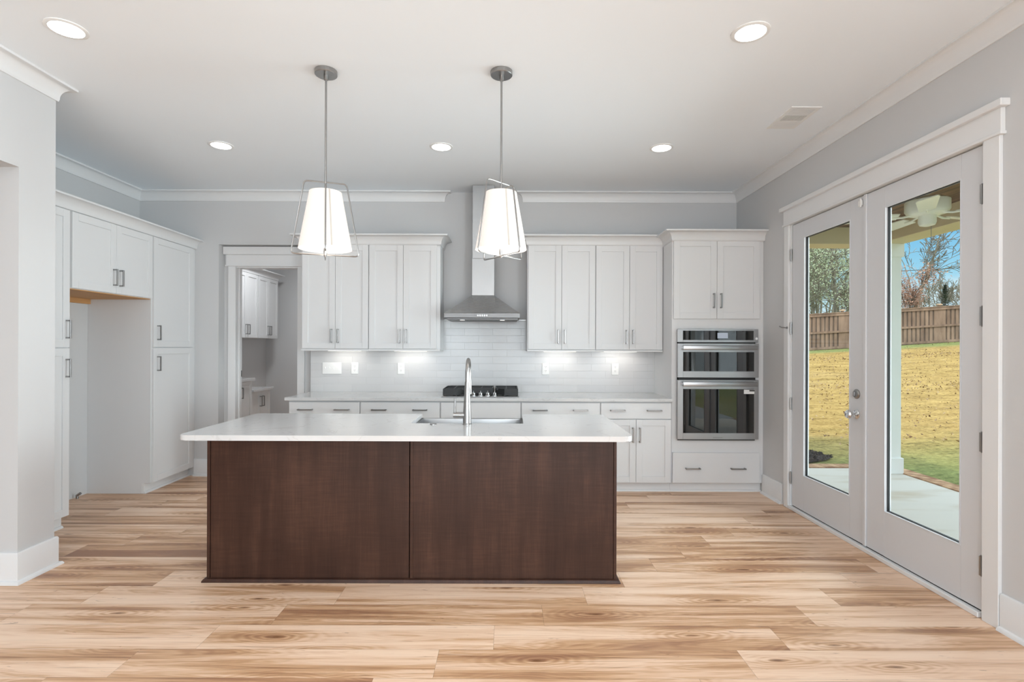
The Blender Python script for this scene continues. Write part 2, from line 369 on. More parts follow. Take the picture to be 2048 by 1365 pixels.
def lawn_mat():
    m, nt, b = new_mat('dormant_lawn'); N = nt.nodes; L = nt.links
    Q = lambda op, x, y=None: math_node(N, L, op, x, y)
    tc = N.new('ShaderNodeTexCoord'); sp = N.new('ShaderNodeSeparateXYZ'); L.new(tc.outputs['Object'], sp.inputs[0])
    def noise(scale, d, dist=0, rough=.55):
        mp = N.new('ShaderNodeMapping'); mp.inputs['Scale'].default_value = scale; mp.inputs['Rotation'].default_value = (0, 0, .5); L.new(tc.outputs['Object'], mp.inputs[0])
        n = N.new('ShaderNodeTexNoise'); n.inputs['Scale'].default_value = 1; n.inputs['Detail'].default_value = d; n.inputs['Distortion'].default_value = dist
        n.inputs['Roughness'].default_value = rough
        L.new(mp.outputs[0], n.inputs['Vector']); return n.outputs[0]
    big = noise((.35, .8, 1), 3); fine0 = noise((13, 19, 1), 7, .3, .8); mid_ = noise((1.1, 2.6, 1), 4, .5, .6)
    fine = Q('ADD', Q('MULTIPLY', fine0, .72), Q('MULTIPLY', mid_, .28))
    r = N.new('ShaderNodeValToRGB'); e = r.color_ramp.elements
    e[0].position = .38; e[0].color = srgb(104, 80, 44); e[1].position = .60; e[1].color = srgb(208, 174, 110)
    k = e.new(.46); k.color = srgb(166, 134, 80)
    L.new(fine, r.inputs[0])
    g = N.new('ShaderNodeValToRGB'); e = g.color_ramp.elements
    e[0].position = .35; e[0].color = srgb(92, 100, 58); e[1].position = .62; e[1].color = srgb(168, 172, 108)
    L.new(fine, g.inputs[0])
    def mr(src, a, bb, c, d):
        x = N.new('ShaderNodeMapRange'); x.inputs[1].default_value = a; x.inputs[2].default_value = bb; x.inputs[3].default_value = c; x.inputs[4].default_value = d
        L.new(src, x.inputs[0]); return x.outputs[0]
    near = mr(sp.outputs['Y'], 6.4, 9.8, .9, 0)
    far = mr(sp.outputs['Y'], 24.3, 25.4, 0, 1)
    f = Q('MAXIMUM', near, far)
    f = Q('ADD', f, Q('MULTIPLY', Q('SUBTRACT', big, .5), .7)); f = mr(f, .1, .9, 0, 1)
    mx = N.new('ShaderNodeMixRGB'); L.new(f, mx.inputs[0]); L.new(r.outputs[0], mx.inputs[1]); L.new(g.outputs[0], mx.inputs[2])
    # sod seams: thin dark wavy creases
    se = noise((.5, 4.2, 1), 4, 1.2)
    c = mr(Q('ABSOLUTE', Q('SUBTRACT', se, .5)), 0, .016, .30, 1)
    gate = mr(noise((2.2, 3.0, 1), 3), .42, .56, 1, 0)
    c2 = Q('MAXIMUM', c, gate)
    m2 = N.new('ShaderNodeMixRGB'); m2.blend_type = 'MULTIPLY'; m2.inputs[0].default_value = 1
    L.new(mx.outputs[0], m2.inputs[1]); L.new(c2, m2.inputs[2])
    L.new(m2.outputs[0], b.inputs['Base Color']); b.inputs['Roughness'].default_value = .95; b.inputs['Specular IOR Level'].default_value = .05
    bp = N.new('ShaderNodeBump'); bp.inputs['Strength'].default_value = .7; bp.inputs['Distance'].default_value = .05
    L.new(fine, bp.inputs['Height']); L.new(bp.outputs[0], b.inputs['Normal'])
    return m
M['lawn'] = lawn_mat()

# ---------------------------------------------------------------- geometry helpers
def box(bm, x0, x1, y0, y1, z0, z1, bev=0, seg=1):
    if x1 < x0: x0, x1 = x1, x0
    if y1 < y0: y0, y1 = y1, y0
    if z1 < z0: z0, z1 = z1, z0
    vs = [bm.verts.new(p) for p in ((x0,y0,z0),(x1,y0,z0),(x1,y1,z0),(x0,y1,z0),(x0,y0,z1),(x1,y0,z1),(x1,y1,z1),(x0,y1,z1))]
    fs = [bm.faces.new([vs[i] for i in f]) for f in ((0,3,2,1),(4,5,6,7),(0,1,5,4),(1,2,6,5),(2,3,7,6),(3,0,4,7))]
    if bev:
        ed = list({e for f in fs for e in f.edges})
        bmesh.ops.bevel(bm, geom=ed, offset=bev, segments=seg, affect='EDGES', profile=.5)
def ring_verts(bm, c, a, b, r, n):
    return [bm.verts.new(c + a*(r*math.cos(2*math.pi*i/n)) + b*(r*math.sin(2*math.pi*i/n))) for i in range(n)]
def tube(bm, pts, r, n=10, closed=False, caps=True, radii=None):
    pts = [Vector(p) for p in pts]; rings = []
    m = len(pts); prev = None
    for i, p in enumerate(pts):
        if closed: t = (pts[(i+1) % m] - pts[i-1]).normalized()
        else: t = (pts[min(i+1, m-1)] - pts[max(i-1, 0)]).normalized()
        if prev is None:
            a = t.orthogonal().normalized()
        else:
            a = (prev - t*prev.dot(t)).normalized()
        prev = a; b = t.cross(a)
        rings.append(ring_verts(bm, p, a, b, radii[i] if radii else r, n))
    for i in range(m if closed else m-1):
        A, B = rings[i], rings[(i+1) % m]
        for k in range(n):
            bm.faces.new((A[k], A[(k+1) % n], B[(k+1) % n], B[k]))
    if caps and not closed:
        bm.faces.new(rings[0][::-1]); bm.faces.new(rings[-1])
def lathe(bm, prof, n=32, c=(0, 0, 0), axis='z', cap0=True, cap1=True):
    cx, cy, cz = c; rings = []
    for r, h in prof:
        rg = []
        for i in range(n):
            u, v = r*math.cos(2*math.pi*i/n), r*math.sin(2*math.pi*i/n)
            p = {'z': (cx+u, cy+v, cz+h), 'x': (cx+h, cy+u, cz+v), 'y': (cx+v, cy+h, cz+u)}[axis]
            rg.append(bm.verts.new(p))
        rings.append(rg)
    for A, B in zip(rings, rings[1:]):
        for k in range(n): bm.faces.new((A[k], A[(k+1) % n], B[(k+1) % n], B[k]))
    if cap0: bm.faces.new(rings[0][::-1])
    if cap1: bm.faces.new(rings[-1])
def prism(bm, poly, z0, z1, bev=0):
    lo = [bm.verts.new((x, y, z0)) for x, y in poly]; hi = [bm.verts.new((x, y, z1)) for x, y in poly]
    n = len(poly); f0 = bm.faces.new(lo[::-1]); f1 = bm.faces.new(hi)
    for i in range(n): bm.faces.new((lo[i], lo[(i+1) % n], hi[(i+1) % n], hi[i]))
    if bev:
        ed = list(f0.edges) + list(f1.edges)
        bmesh.ops.bevel(bm, geom=ed, offset=bev, segments=2, affect='EDGES', profile=.5)
def prism_x(bm, poly, x0, x1):   # polygon in (y,z)
    lo = [bm.verts.new((x0, y, z)) for y, z in poly]; hi = [bm.verts.new((x1, y, z)) for y, z in poly]
    n = len(poly); bm.faces.new(lo[::-1]); bm.faces.new(hi)
    for i in range(n): bm.faces.new((lo[i], lo[(i+1) % n], hi[(i+1) % n], hi[i]))
def sweep(bm, path, prof, z=0):
    """profile (out, up) swept along a plan path; 'out' is to the right of travel"""
    path = [Vector((p[0], p[1])) for p in path]; rings = []
    for i, p in enumerate(path):
        d0 = (path[i]-path[i-1]).normalized() if i > 0 else None
        d1 = (path[i+1]-path[i]).normalized() if i < len(path)-1 else None
        d0 = d0 or d1; d1 = d1 or d0
        n0 = Vector((d0.y, -d0.x)); n1 = Vector((d1.y, -d1.x))
        m = (n0+n1); m = m/ m.length_squared*2 if m.length > 1e-6 else n0
        rings.append([bm.verts.new((p.x+m.x*o, p.y+m.y*o, z+u)) for o, u in prof])
    k = len(prof)
    for A, B in zip(rings, rings[1:]):
        for i in range(k): bm.faces.new((A[i], A[(i+1) % k], B[(i+1) % k], B[i]))
    bm.faces.new(rings[0][::-1]); bm.faces.new(rings[-1])
def obj(name, bm, mat, parent=None, loc=(0, 0, 0), rz=0, smooth=False, angle=35):
    bmesh.ops.recalc_face_normals(bm, faces=bm.faces)
    me = bpy.data.meshes.new(name); bm.to_mesh(me); bm.free()
    if isinstance(mat, str): mat = M[mat]
    me.materials.append(mat)
    if smooth:
        for p in me.polygons: p.use_smooth = True
        me.set_sharp_from_angle(angle=math.radians(angle))
    o = bpy.data.objects.new(name, me); COL.objects.link(o)
    o.location = loc; o.rotation_euler = (0, 0, rz)
    if parent: o.parent = parent
    return o
def BM(): return bmesh.new()
def tag(o, label, cat, group=None, kind=None):
    o['label'] = label; o['category'] = cat
    if group: o['group'] = group
    if kind: o['kind'] = kind
    return o
def thing(name, label, cat, loc=(0, 0, 0), rz=0, group=None):
    o = bpy.data.objects.new(name, None); COL.objects.link(o)
    o.location = loc; o.rotation_euler = (0, 0, rz); o.empty_display_size = .05
    return tag(o, label, cat, group)
def struct(name, bm, mat, label=None, parent=None, smooth=False):
    o = obj(name, bm, mat, parent, smooth=smooth)
    if not parent: o['kind'] = 'structure'
    if label and not parent: o['label'] = label
    return o
def simple(name, label, cat, bm, mat, group=None, **k):
    return tag(obj(name, bm, mat, **k), label, cat, group)

# ---------------------------------------------------------------- dimensions
RW, LW, BW, CL = 2.487, -3.985, 5.735, 3.08
REAR = -5.0
COLX, COLY, JY = -2.894, 3.389, 3.135
HALLX = -5.6
RCX0, RCX1, RCY, RCZ = -3.127, -2.127, 5.853, 2.508          # recess around the pantry doorway
DOX0, DOX1, DOZ = -2.995, -2.314, 2.272                       # clear doorway
PB = 8.75                                                     # pantry rear wall
UF, TF, LF = 5.414, 5.108, -3.3626
# french door opening in the right wall
FY0, FY1, FZ = 2.745, 4.655, 2.505

# ---------------------------------------------------------------- room shell
b = BM(); box(b, HALLX-.1, RW+.15, REAR-.15, PB+.1, -.12, 0); struct('floor', b, 'floor', 'wide hickory plank floor with knots and dark streaks')
b = BM(); box(b, HALLX-.1, RW+.15, REAR-.15, PB+.1, CL, CL+.25); struct('ceiling', b, 'ceiling', 'smooth white ceiling')
b = BM()   # back wall with recess for the pantry doorway
box(b, LW-.12, RCX0, BW, RCY, 0, CL)
box(b, RCX0, RCX1, BW, RCY, RCZ, CL)
box(b, RCX1, RW, BW, RCY+.12, 0, CL)
box(b, LW-.12, DOX0-.02, RCY, RCY+.12, 0, CL)
box(b, DOX0-.02, DOX1+.02, RCY, RCY+.12, DOZ+.02, CL)
box(b, DOX1+.02, RCX1, RCY, RCY+.12, 0, CL)
struct('wall_back', b, 'wall', 'light grey back wall of the kitchen')
b = BM()
box(b, RW, RW+.15, REAR, -3.3, 0, CL); box(b, RW, RW+.15, -1.1, FY0, 0, CL); box(b, RW, RW+.15, -3.3, -1.1, 0, .5); box(b, RW, RW+.15, -3.3, -1.1, 2.6, CL); box(b, RW, RW+.15, FY1, BW+.24, 0, CL); box(b, RW, RW+.15, FY0, FY1, FZ, CL)
struct('wall_right', b, 'wall', 'light grey right wall with the french doors')
b = BM(); box(b, LW-.12, LW, JY, BW, 0, CL); struct('wall_left', b, 'wall', 'grey wall behind the tall pantry cabinets')
b = BM()
box(b, LW, COLX, JY, COLY, 0, CL)                            # stub wall
box(b, COLX-.15, COLX, .2, JY, 2.466, CL)                    # header over the hall opening
box(b, COLX-.15, COLX, REAR, .2, 0, CL)
struct('wall_stub', b, 'wall', 'white stub wall and header at the left opening')
b = BM(); box(b, HALLX-.1, HALLX, REAR, JY+.1, 0, CL); box(b, HALLX, LW, JY, JY+.1, 0, CL); struct('wall_hall', b, 'wall')
b = BM()   # unseen rear wall; its two windows are added to go with the fill lamps
wins = [(-2.45, -.55), (-.2, 1.7)]
box(b, HALLX, wins[0][0], REAR-.15, REAR, 0, CL); box(b, wins[0][1], wins[1][0], REAR-.15, REAR, 0, CL); box(b, wins[1][1], RW, REAR-.15, REAR, 0, CL)
for a, c in wins: box(b, a, c, REAR-.15, REAR, 0, .5); box(b, a, c, REAR-.15, REAR, 2.6, CL)
struct('wall_rear', b, 'wall')
for i, (a, c) in enumerate(wins):
    b = BM()
    for x in (a, (a+c)/2-.03, c-.06): box(b, x, x+.06, REAR-.11, REAR-.04, .5, 2.6)
    for z in (.5, 1.52, 2.54): box(b, a, c, REAR-.11, REAR-.04, z, z+.06)
    w = struct('window_%d' % (i+1), b, 'trim', 'added white framed window in the unseen rear wall')
    b = BM(); box(b, a+.02, c-.02, REAR-.08, REAR-.075, .52, 2.58); struct('window_pane', b, 'glass', parent=w)
b = BM()  # side window added out of view to go with the side fill lamp
for y in (-3.3, -2.23, -1.16): box(b, RW+.04, RW+.11, y, y+.06, .5, 2.6)
for z in (.5, 1.52, 2.54): box(b, RW+.04, RW+.11, -3.3, -1.1, z, z+.06)
w = struct('window_3', b, 'trim', 'added white framed window in the right wall of the unseen living end')
b = BM(); box(b, RW+.075, RW+.08, -3.28, -1.12, .52, 2.58); struct('window_pane', b, 'glass', parent=w)
# pantry room
b = BM(); box(b, LW-.12, LW-.0005, RCY+.12, PB, 0, CL); struct('wall_pantry_left', b, 'wall', 'grey left wall of the dim pantry beyond the doorway')
b = BM(); box(b, -1.75, -1.65, RCY+.12, PB, 0, CL); struct('wall_pantry_right', b, 'wall', 'grey right wall of the pantry')
b = BM(); box(b, LW-.12, -1.65, PB, PB+.1, 0, CL); struct('wall_pantry_back', b, 'wall', 'grey back wall of the pantry')
# exterior gable piece closing the back of the house (other rooms)
# room crown moulding
def cove(p, d, n=7):
    pr = [(0, -d), (.010, -d), (.013, -d+.012)]
    for i in range(n+1):
        t = i/n*math.pi/2
        pr.append((.013 + (p-.026)*(1-math.cos(t)), -d+.012 + (d-.026)*math.sin(t)))
    pr += [(p, -.014), (p, 0), (0, 0)]
    return pr
CR = cove(.08, .105)
b = BM(); sweep(b, [(RW, REAR), (COLX, REAR), (COLX, COLY), (LW, COLY), (LW, BW), (-.690, BW), (-.690, BW+.0005)], CR, CL)
struct('trim_1', b, 'trim', 'white crown moulding left of the hood chimney', smooth=True)
b = BM(); sweep(b, [(.178, BW+.0005), (.178, BW), (RW, BW), (RW, REAR)], CR, CL)
struct('trim_2', b, 'trim', 'white crown moulding right of the hood chimney', smooth=True)
# baseboards with shoe
def base(name, path, hgt=.183):
    b = BM(); sweep(b, path, [(0, 0), (.016, 0), (.016, hgt-.008), (.011, hgt), (0, hgt)])
    sweep(b, path, [(.0155, 0), (.036, 0), (.035, .008), (.029, .017), (.0155, .021)])
    return struct(name, b, 'trim', 'tall white baseboard with shoe moulding', smooth=True)
base('baseboard_right', [(RW, BW-.62), (RW, FY1+.10)])
base('baseboard_front', [(RW, FY0-.10), (RW, REAR), (COLX, REAR), (COLX, .2)])
base('baseboard_stub', [(COLX-.9, JY), (COLX, JY), (COLX, COLY), (COLX-.4, COLY)][0:4])
base('baseboard_back', [(LF-.02, BW), (RCX0, BW), (RCX0, RCY)])
# ---- pantry doorway trim (on the recessed wall)
b = BM(); ty = RCY
box(b, -3.078, DOX0, ty-.02, ty, 0, 2.30, .002); box(b, DOX1, -2.235, ty-.02, ty, 0, 2.30, .002)
box(b, -3.098, RCX1-.002, ty-.026, ty, 2.290, 2.412, .002)
box(b, -3.105, RCX1-.002, ty-.034, ty, 2.285, 2.300, .002)
box(b, RCX0+.005, RCX1-.002, ty-.05, ty, 2.412, 2.500, .004)
box(b, DOX0-.02, DOX0, ty, ty+.125, 0, DOZ+.02); box(b, DOX1, DOX1+.02, ty, ty+.125, 0, DOZ+.02); box(b, DOX0-.02, DOX1+.02, ty, ty+.125, DOZ, DOZ+.02)
box(b, DOX0, DOX0+.012, ty+.05, ty+.085, 0, DOZ)
t3 = struct('trim_3', b, 'trim', 'white casing and stepped header of the pantry doorway')
b = BM(); box(b, DOX0, DOX0+.003, ty+.088, ty+.118, 1.06, 1.13); struct('strike_plate', b, 'black', parent=t3)

# ---- french door casing and jamb
b = BM()
cx = RW-.02
box(b, cx, RW, 4.643, 4.712, 0, 2.50, .002); box(b, cx, RW, 2.649, 2.742, 0, 2.50, .002)
box(b, cx-.004, RW, 2.637, 4.717, 2.492, 2.622, .002)
box(b, cx-.012, RW, 2.630, 4.724, 2.484, 2.500, .002)
box(b, cx-.030, RW, 2.610, 4.748, 2.618, 2.655, .003)
box(b, RW, RW+.15, FY1-.02, FY1, 0, FZ); box(b, RW, RW+.15, FY0, FY0+.02, 0, FZ); box(b, RW, RW+.15, FY0, FY1, FZ-.02, FZ)
struct('trim_4', b, 'trim', 'white casing with capped header around the french doors')
b = BM(); box(b, RW-.02, RW+.15, FY0+.02, FY1-.02, 0, .028, .003); struct('trim_5', b, 'trim', 'white door threshold')

# french doors, local frame: x -> -Y, y -> +X
DX = RW+.006
def french_door(name, y_far, y_near, gy_far, gy_near, hinge_far, label):
    o = thing(name, label, 'door'); del o['category']; o['kind'] = 'structure'
    z0, z1, gz0, gz1, T = .036, 2.478, .328, 2.345, .045
    b = BM()
    for a, c in ((y_near, gy_near), (gy_far, y_far)): box(b, DX, DX+T, a, c, z0, z1, .0015)
    box(b, DX, DX+T, gy_near, gy_far, z0, gz0); box(b, DX, DX+T, gy_near, gy_far, gz1, z1)
    # glazing bead
    for s in (0,):
        w = .012
        box(b, DX-.003, DX+.014, gy_near, gy_near+w*.5, gz0, gz1); box(b, DX-.003, DX+.014, gy_far-w*.5, gy_far, gz0, gz1)
        box(b, DX-.003, DX+.014, gy_near+w*.5, gy_far-w*.5, gz0, gz0+w*.5); box(b, DX-.003, DX+.014, gy_near+w*.5, gy_far-w*.5, gz1-w*.5, gz1)
    obj('door_leaf', b, 'doorpaint', o)
    b = BM(); w = .010
    for a, c, e, f in ((gy_near, gy_near+w, gz0, gz1), (gy_far-w, gy_far, gz0, gz1), (gy_near, gy_far, gz0, gz0+w), (gy_near, gy_far, gz1-w, gz1)):
        box(b, DX+.014, DX+.030, a, c, e, f)
    obj('gasket', b, 'black', o)
    b = BM(); box(b, DX+.020, DX+.026, gy_near+.002, gy_far-.002, gz0+.002, gz1-.002); obj('glass_pane', b, 'glass', o)
    b = BM(); box(b, DX+.004, DX+.040, y_near+.002, y_far-.002, .029, .036); obj('door_sweep', b, 'black', o)
    for z in (.272, .92, 1.58, 2.221):
        b = BM(); yy = y_far+.008 if hinge_far else y_near-.006
        tube(b, [(DX-.009, yy, z-.05), (DX-.009, yy, z+.05)], .0075, 10)
        for q in (-.05, .05): tube(b, [(DX-.006, yy, z+q), (DX-.006, yy, z+q*1.1)], .0045, 8)
        if hinge_far: box(b, DX-.012, DX-.001, yy+.004, yy+.010, z-.05, z+.05)
        obj('hinge', b, 'pull', o, smooth=True)
    return o
dA = french_door('door_1', 4.616, 3.694, 4.440, 3.840, True, 'far leaf of the white glazed french doors, with the knob')
dB = french_door('door_2', 3.684, 2.772, 3.488, 2.900, False, 'near leaf of the white glazed french doors')
b = BM(); box(b, DX-.012, DX, 3.655, 3.684, .036, 2.478, .003); obj('astragal', b, 'doorpaint', dB)
b = BM(); lathe(b, [(.034, 0), (.034, -.006), (.028, -.012), (.022, -.014)], 24, (DX, 3.762, 1.082), 'x'); box(b, DX-.030, DX-.014, 3.757, 3.767, 1.064, 1.10, .003)
obj('deadbolt', b, 'pull', dA, smooth=True)
b = BM(); lathe(b, [(.034, 0), (.034, -.005), (.026, -.013), (.012, -.016), (.010, -.034), (.016, -.040), (.028, -.050), (.031, -.062), (.026, -.073), (.012, -.078)], 24, (DX, 3.762, .938), 'x')
obj('door_knob', b, 'chrome', dA, smooth=True)
b = BM(); box(b, DX-.014, DX-.001, 3.700, 3.740, 2.41, 2.45, .004); box(b, DX-.02, DX-.012, 3.70, 3.712, 2.40, 2.46, .002); obj('slide_bolt', b, 'plastic', dA)
b = BM(); tube(b, [(RW-.021, 4.655, 1.585), (RW-.05, 4.69, 1.59), (RW-.06, 4.71, 1.60)], .005, 8); lathe(b, [(.010, 0), (.010, -.006)], 12, (RW-.020, 4.652, 1.585), 'x')
simple('door_stop', 'small hinge-pin door stop beside the middle hinge of the far door', 'door stop', b, 'pull', smooth=True)

# ---------------------------------------------------------------- cabinets
def pull(bm, cx, cz, L=.142, vert=True):
    s, out = .0055, .034
    if vert:
        box(bm, cx-s, cx+s, -out-s, -out+s, cz-L/2, cz+L/2, .0012)
        for q in (-1, 1): box(bm, cx-s, cx+s, -out, -.0005, cz+q*(L/2-s)-s, cz+q*(L/2-s)+s)
    else:
        box(bm, cx-L/2, cx+L/2, -out-s, -out+s, cz-s, cz+s, .0012)
        for q in (-1, 1): box(bm, cx+q*(L/2-s)-s, cx+q*(L/2-s)+s, -out, -.0005, cz-s, cz+s)
def shaker(bm, x0, x1, z0, z1, st=.060):
    box(bm, x0, x0+st, 0, .02, z0, z1, .0012); box(bm, x1-st, x1, 0, .02, z0, z1, .0012)
    box(bm, x0+st, x1-st, 0, .02, z0, z0+st, .0012); box(bm, x0+st, x1-st, 0, .02, z1-st, z1, .0012)
    box(bm, x0+st-.004, x1-st+.004, .009, .019, z0+st-.004, z1-st+.004)
def fronts(root, lst):
    for f in lst:
        b = BM()
        if f['k'] == 'door': shaker(b, *f['r'], st=f.get('st', .060))
        else: box(b, f['r'][0], f['r'][1], 0, .02, f['r'][2], f['r'][3], .0015)
        d = obj(f['k'], b, 'cab', root)
        for h in f.get('h', ()):
            b = BM(); pull(b, h[0], h[1], vert=(h[2] == 'v')); obj('handle', b, 'pull', d)
def cabinet(name, label, origin, rz, w, depth, z0, z1, fl, toe=False, group=None, cat='cabinet', body=None, toe_in=.07, mat='cab'):
    root = thing(name, label, cat, origin, rz, group)
    b = BM()
    if body: body(b)
    else: box(b, 0, w, .021, depth, z0, z1)
    obj('body', b, mat, root)
    if toe:
        b = BM(); box(b, 0, w, toe_in, toe_in+.02, 0, z0)
        prism_x(b, [(toe_in, 0), (toe_in-.018, 0), (toe_in-.016, .009), (toe_in-.009, .017), (toe_in, .019)], 0, w)
        obj('toe_kick', b, 'trim', root)
    fronts(root, fl)
    return root

# upper cabinets on the back wall
uz0, uz1 = 1.383, 2.450
ux = [(-2.102, -1.423), (-1.415, -.695)]
def upper(name, label, x0, x1, dl, dm, dr):
    g = .003
    fl = [dict(k='door', r=(dl-x0, dm-x0-g/2, uz0, uz1-.003), h=[(dm-x0-.034, uz0+.130, 'v')]),
          dict(k='door', r=(dm-x0+g/2, dr-x0, uz0, uz1-.003), h=[(dm-x0+.034, uz0+.130, 'v')])]
    r = cabinet(name, label, (x0, UF, 0), 0, x1-x0, BW-UF-.001, uz0-.004, uz1, fl, group='white upper cabinets on the back wall')
    b = BM(); box(b, -.0, x1-x0, .004, BW-UF-.002, uz0-.022, uz0-.004, .002); obj('light_rail', b, 'cab', r)
    return r
upper('upper_cabinet', 'white two-door upper cabinet beside the pantry doorway, leftmost on the back wall', -2.112, -1.419, -2.099, -1.761, -1.424)
upper('upper_cabinet', 'white two-door upper cabinet just left of the range hood', -1.419, -.688, -1.414, -1.066, -.724)
upper('upper_cabinet', 'white two-door upper cabinet just right of the range hood', .205, .905, .215, .558, .901)
upper('upper_cabinet', 'white two-door upper cabinet between the hood-side cabinet and the wall oven cabinet', .905, 1.596, .910, 1.254, 1.592)
CC = cove(.085, .092)
b = BM(); sweep(b, [(-2.112, BW-.001), (-2.112, UF), (-.688, UF), (-.688, BW-.001)], [(0, -.10)] + CC[1:-1] + [(0, 0)], uz1+.096)
simple('cabinet_crown', 'white crown moulding on top of the upper cabinets left of the hood', 'moulding', b, 'cab', 'crown mouldings on the cabinets', smooth=True)
b = BM(); sweep(b, [(.205, BW-.001), (.205, UF), (1.596, UF)], [(0, -.10)] + CC[1:-1] + [(0, 0)], uz1+.096)
simple('cabinet_crown', 'white crown moulding on top of the upper cabinets right of the hood', 'moulding', b, 'cab', 'crown mouldings on the cabinets', smooth=True)

# tall oven cabinet
TX0, TX1 = 1.598, 2.486
OZ0, OZ1, OX0, OX1 = .524, 1.584, 1.648, 2.412
def tall_body(b):
    w = TX1-TX0; y = .021; d = BW-TF-.001
    box(b, 0, OX0-TX0, y, d, .093, 2.452); box(b, OX1-TX0, w, y, d, .093, 2.452)
    box(b, OX0-TX0, OX1-TX0, y, d, .093, OZ0); box(b, OX0-TX0, OX1-TX0, y, d, OZ1, 2.452)
    box(b, OX0-TX0, OX1-TX0, d-.02, d, OZ0, OZ1)
fl = [dict(k='door', r=(1.610-TX0, 2.0265-TX0, 1.686, 2.447), h=[(1.993-TX0, 1.86, 'v')]),
      dict(k='door', r=(2.0295-TX0, 2.442-TX0, 1.686, 2.447), h=[(2.063-TX0, 1.86, 'v')]),
      dict(k='drawer', r=(1.604-TX0, 2.445-TX0, .098, .390), h=[(1.795-TX0, .24, 'h'), (2.232-TX0, .24, 'h')])]
cabinet('oven_cabinet', 'tall white cabinet housing the wall oven in the right corner', (TX0, TF, 0), 0, TX1-TX0, BW-TF, .093, 2.452, fl, True, body=tall_body)
b = BM(); sweep(b, [(TX0, BW-.001), (TX0, TF), (TX1, TF)], [(0, -.10)] + CC[1:-1] + [(0, 0)], 2.452+.084)
simple('cabinet_crown', 'white crown moulding on top of the tall oven cabinet', 'moulding', b, 'cab', 'crown mouldings on the cabinets', smooth=True)

# base cabinets
bx = [-2.108, -1.418, -.643, .137, .904, 1.596]
DZ0, DZ1 = .716, .868
names = ['white base cabinet at the left end of the back counter by the pantry doorway', 'white base cabinet left of the cooktop',
         'white base cabinet under the cooktop with plain handleless front', 'white base cabinet right of the cooktop behind the sink end of the island',
         'white base cabinet beside the wall oven cabinet, its doors visible past the island']
for i in range(5):
    x0, x1 = bx[i], bx[i+1]; w = x1-x0; g = .006; mid = w/2
    hs = [] if i == 2 else [(w*.24, .797, 'h'), (w*.75, .797, 'h')]
    fl = [dict(k='drawer', r=(g, w-g, DZ0, DZ1), h=hs),
          dict(k='door', r=(g, mid-.0015, .098, DZ0-.008), h=[(mid-.033, DZ0-.155, 'v')]),
          dict(k='door', r=(mid+.0015, w-g, .098, DZ0-.008), h=[(mid+.033, DZ0-.155, 'v')])]
    cabinet('base_cabinet', names[i], (x0, TF, 0), 0, w, BW-TF-.001, .093, .883, fl, True, 'white base cabinets under the back counter')
# back countertop
b = BM(); box(b, -2.135, 1.597, 5.076, BW-.009, .884, .914, .003, 2)
simple('countertop', 'white quartz countertop along the back wall under the cooktop', 'countertop', b, 'quartz', 'white quartz countertops')
# backsplash
b = BM(); box(b, RCX1, TX0, BW-.008, BW-.0005, .914, 1.384); box(b, -.688, .205, BW-.008, BW-.0005, 1.384, 1.694)
simple('tile_backsplash', 'glossy white subway tile backsplash behind the back counter', 'backsplash', b, 'tile')
b = BM(); box(b, -.688, .205, BW-.010, BW-.0005, 1.694, 1.702)
simple('tile_edge_strip', 'thin metal strip capping the backsplash tile behind the range hood', 'trim strip', b, 'nickel')
b = BM(); box(b, RCX1-.004, RCX1, BW-.010, BW-.0005, .914, 1.36)
simple('tile_edge_strip', 'thin vertical metal strip at the left end of the backsplash tile', 'trim strip', b, 'nickel')
# LED bars
for i, x in enumerate((-1.72, -1.02, .56, 1.20)):
    b = BM(); box(b, x-.17, x+.17, 5.58, 5.625, 1.3570, 1.3605, .001)
    r = simple('undercabinet_light', ['slim light bar under the leftmost upper cabinet', 'slim light bar under the upper cabinet left of the hood', 'slim light bar under the upper cabinet right of the hood', 'slim light bar under the upper cabinet beside the oven cabinet'][i], 'light', b, 'ledstrip', 'under-cabinet light bars')

# ---------------------------------------------------------------- left run (faces +X); local x -> +Y, local y -> -X
R90 = math.pi/2
dep = -LW + LF - .001
tz0, tz1, sp_ = .104, 2.450, 1.390
ny0, ny1, fy0, fy1, ey0, ey1 = COLY+.012, 4.082, 4.082, 5.028, 5.028, BW-.002
# near pantry
w = ny1-ny0
fl = [dict(k='door', r=(.006, w-.012, sp_+.004, tz1-.004), h=[(w-.045, 1.532, 'v')]), dict(k='door', r=(.006, w-.012, tz0, sp_-.004), h=[(w-.045, 1.235, 'v')])]
cabinet('pantry_cabinet', 'tall white pantry cabinet half hidden behind the white stub wall', (LF, ny0, 0), R90, w, dep, tz0-.006, tz1, fl, True, 'tall white pantry cabinets')
# over fridge
w = fy1-fy0
fl = [dict(k='door', r=(.010, w/2-.0015, 1.856, tz1-.004), h=[(w/2-.036, 1.99, 'v')]), dict(k='door', r=(w/2+.0015, w-.010, 1.856, tz1-.004), h=[(w/2+.036, 1.99, 'v')])]
r = cabinet('fridge_top_cabinet', 'white two-door cabinet above the empty refrigerator recess', (LF, fy0, 0), R90, w, dep, 1.852, tz1, fl, False)
b = BM(); box(b, .002, w-.002, .03, dep, 1.845, 1.852); box(b, .002, w-.002, dep-.03, dep, 1.80, 1.845); obj('underside', b, 'birch', r)
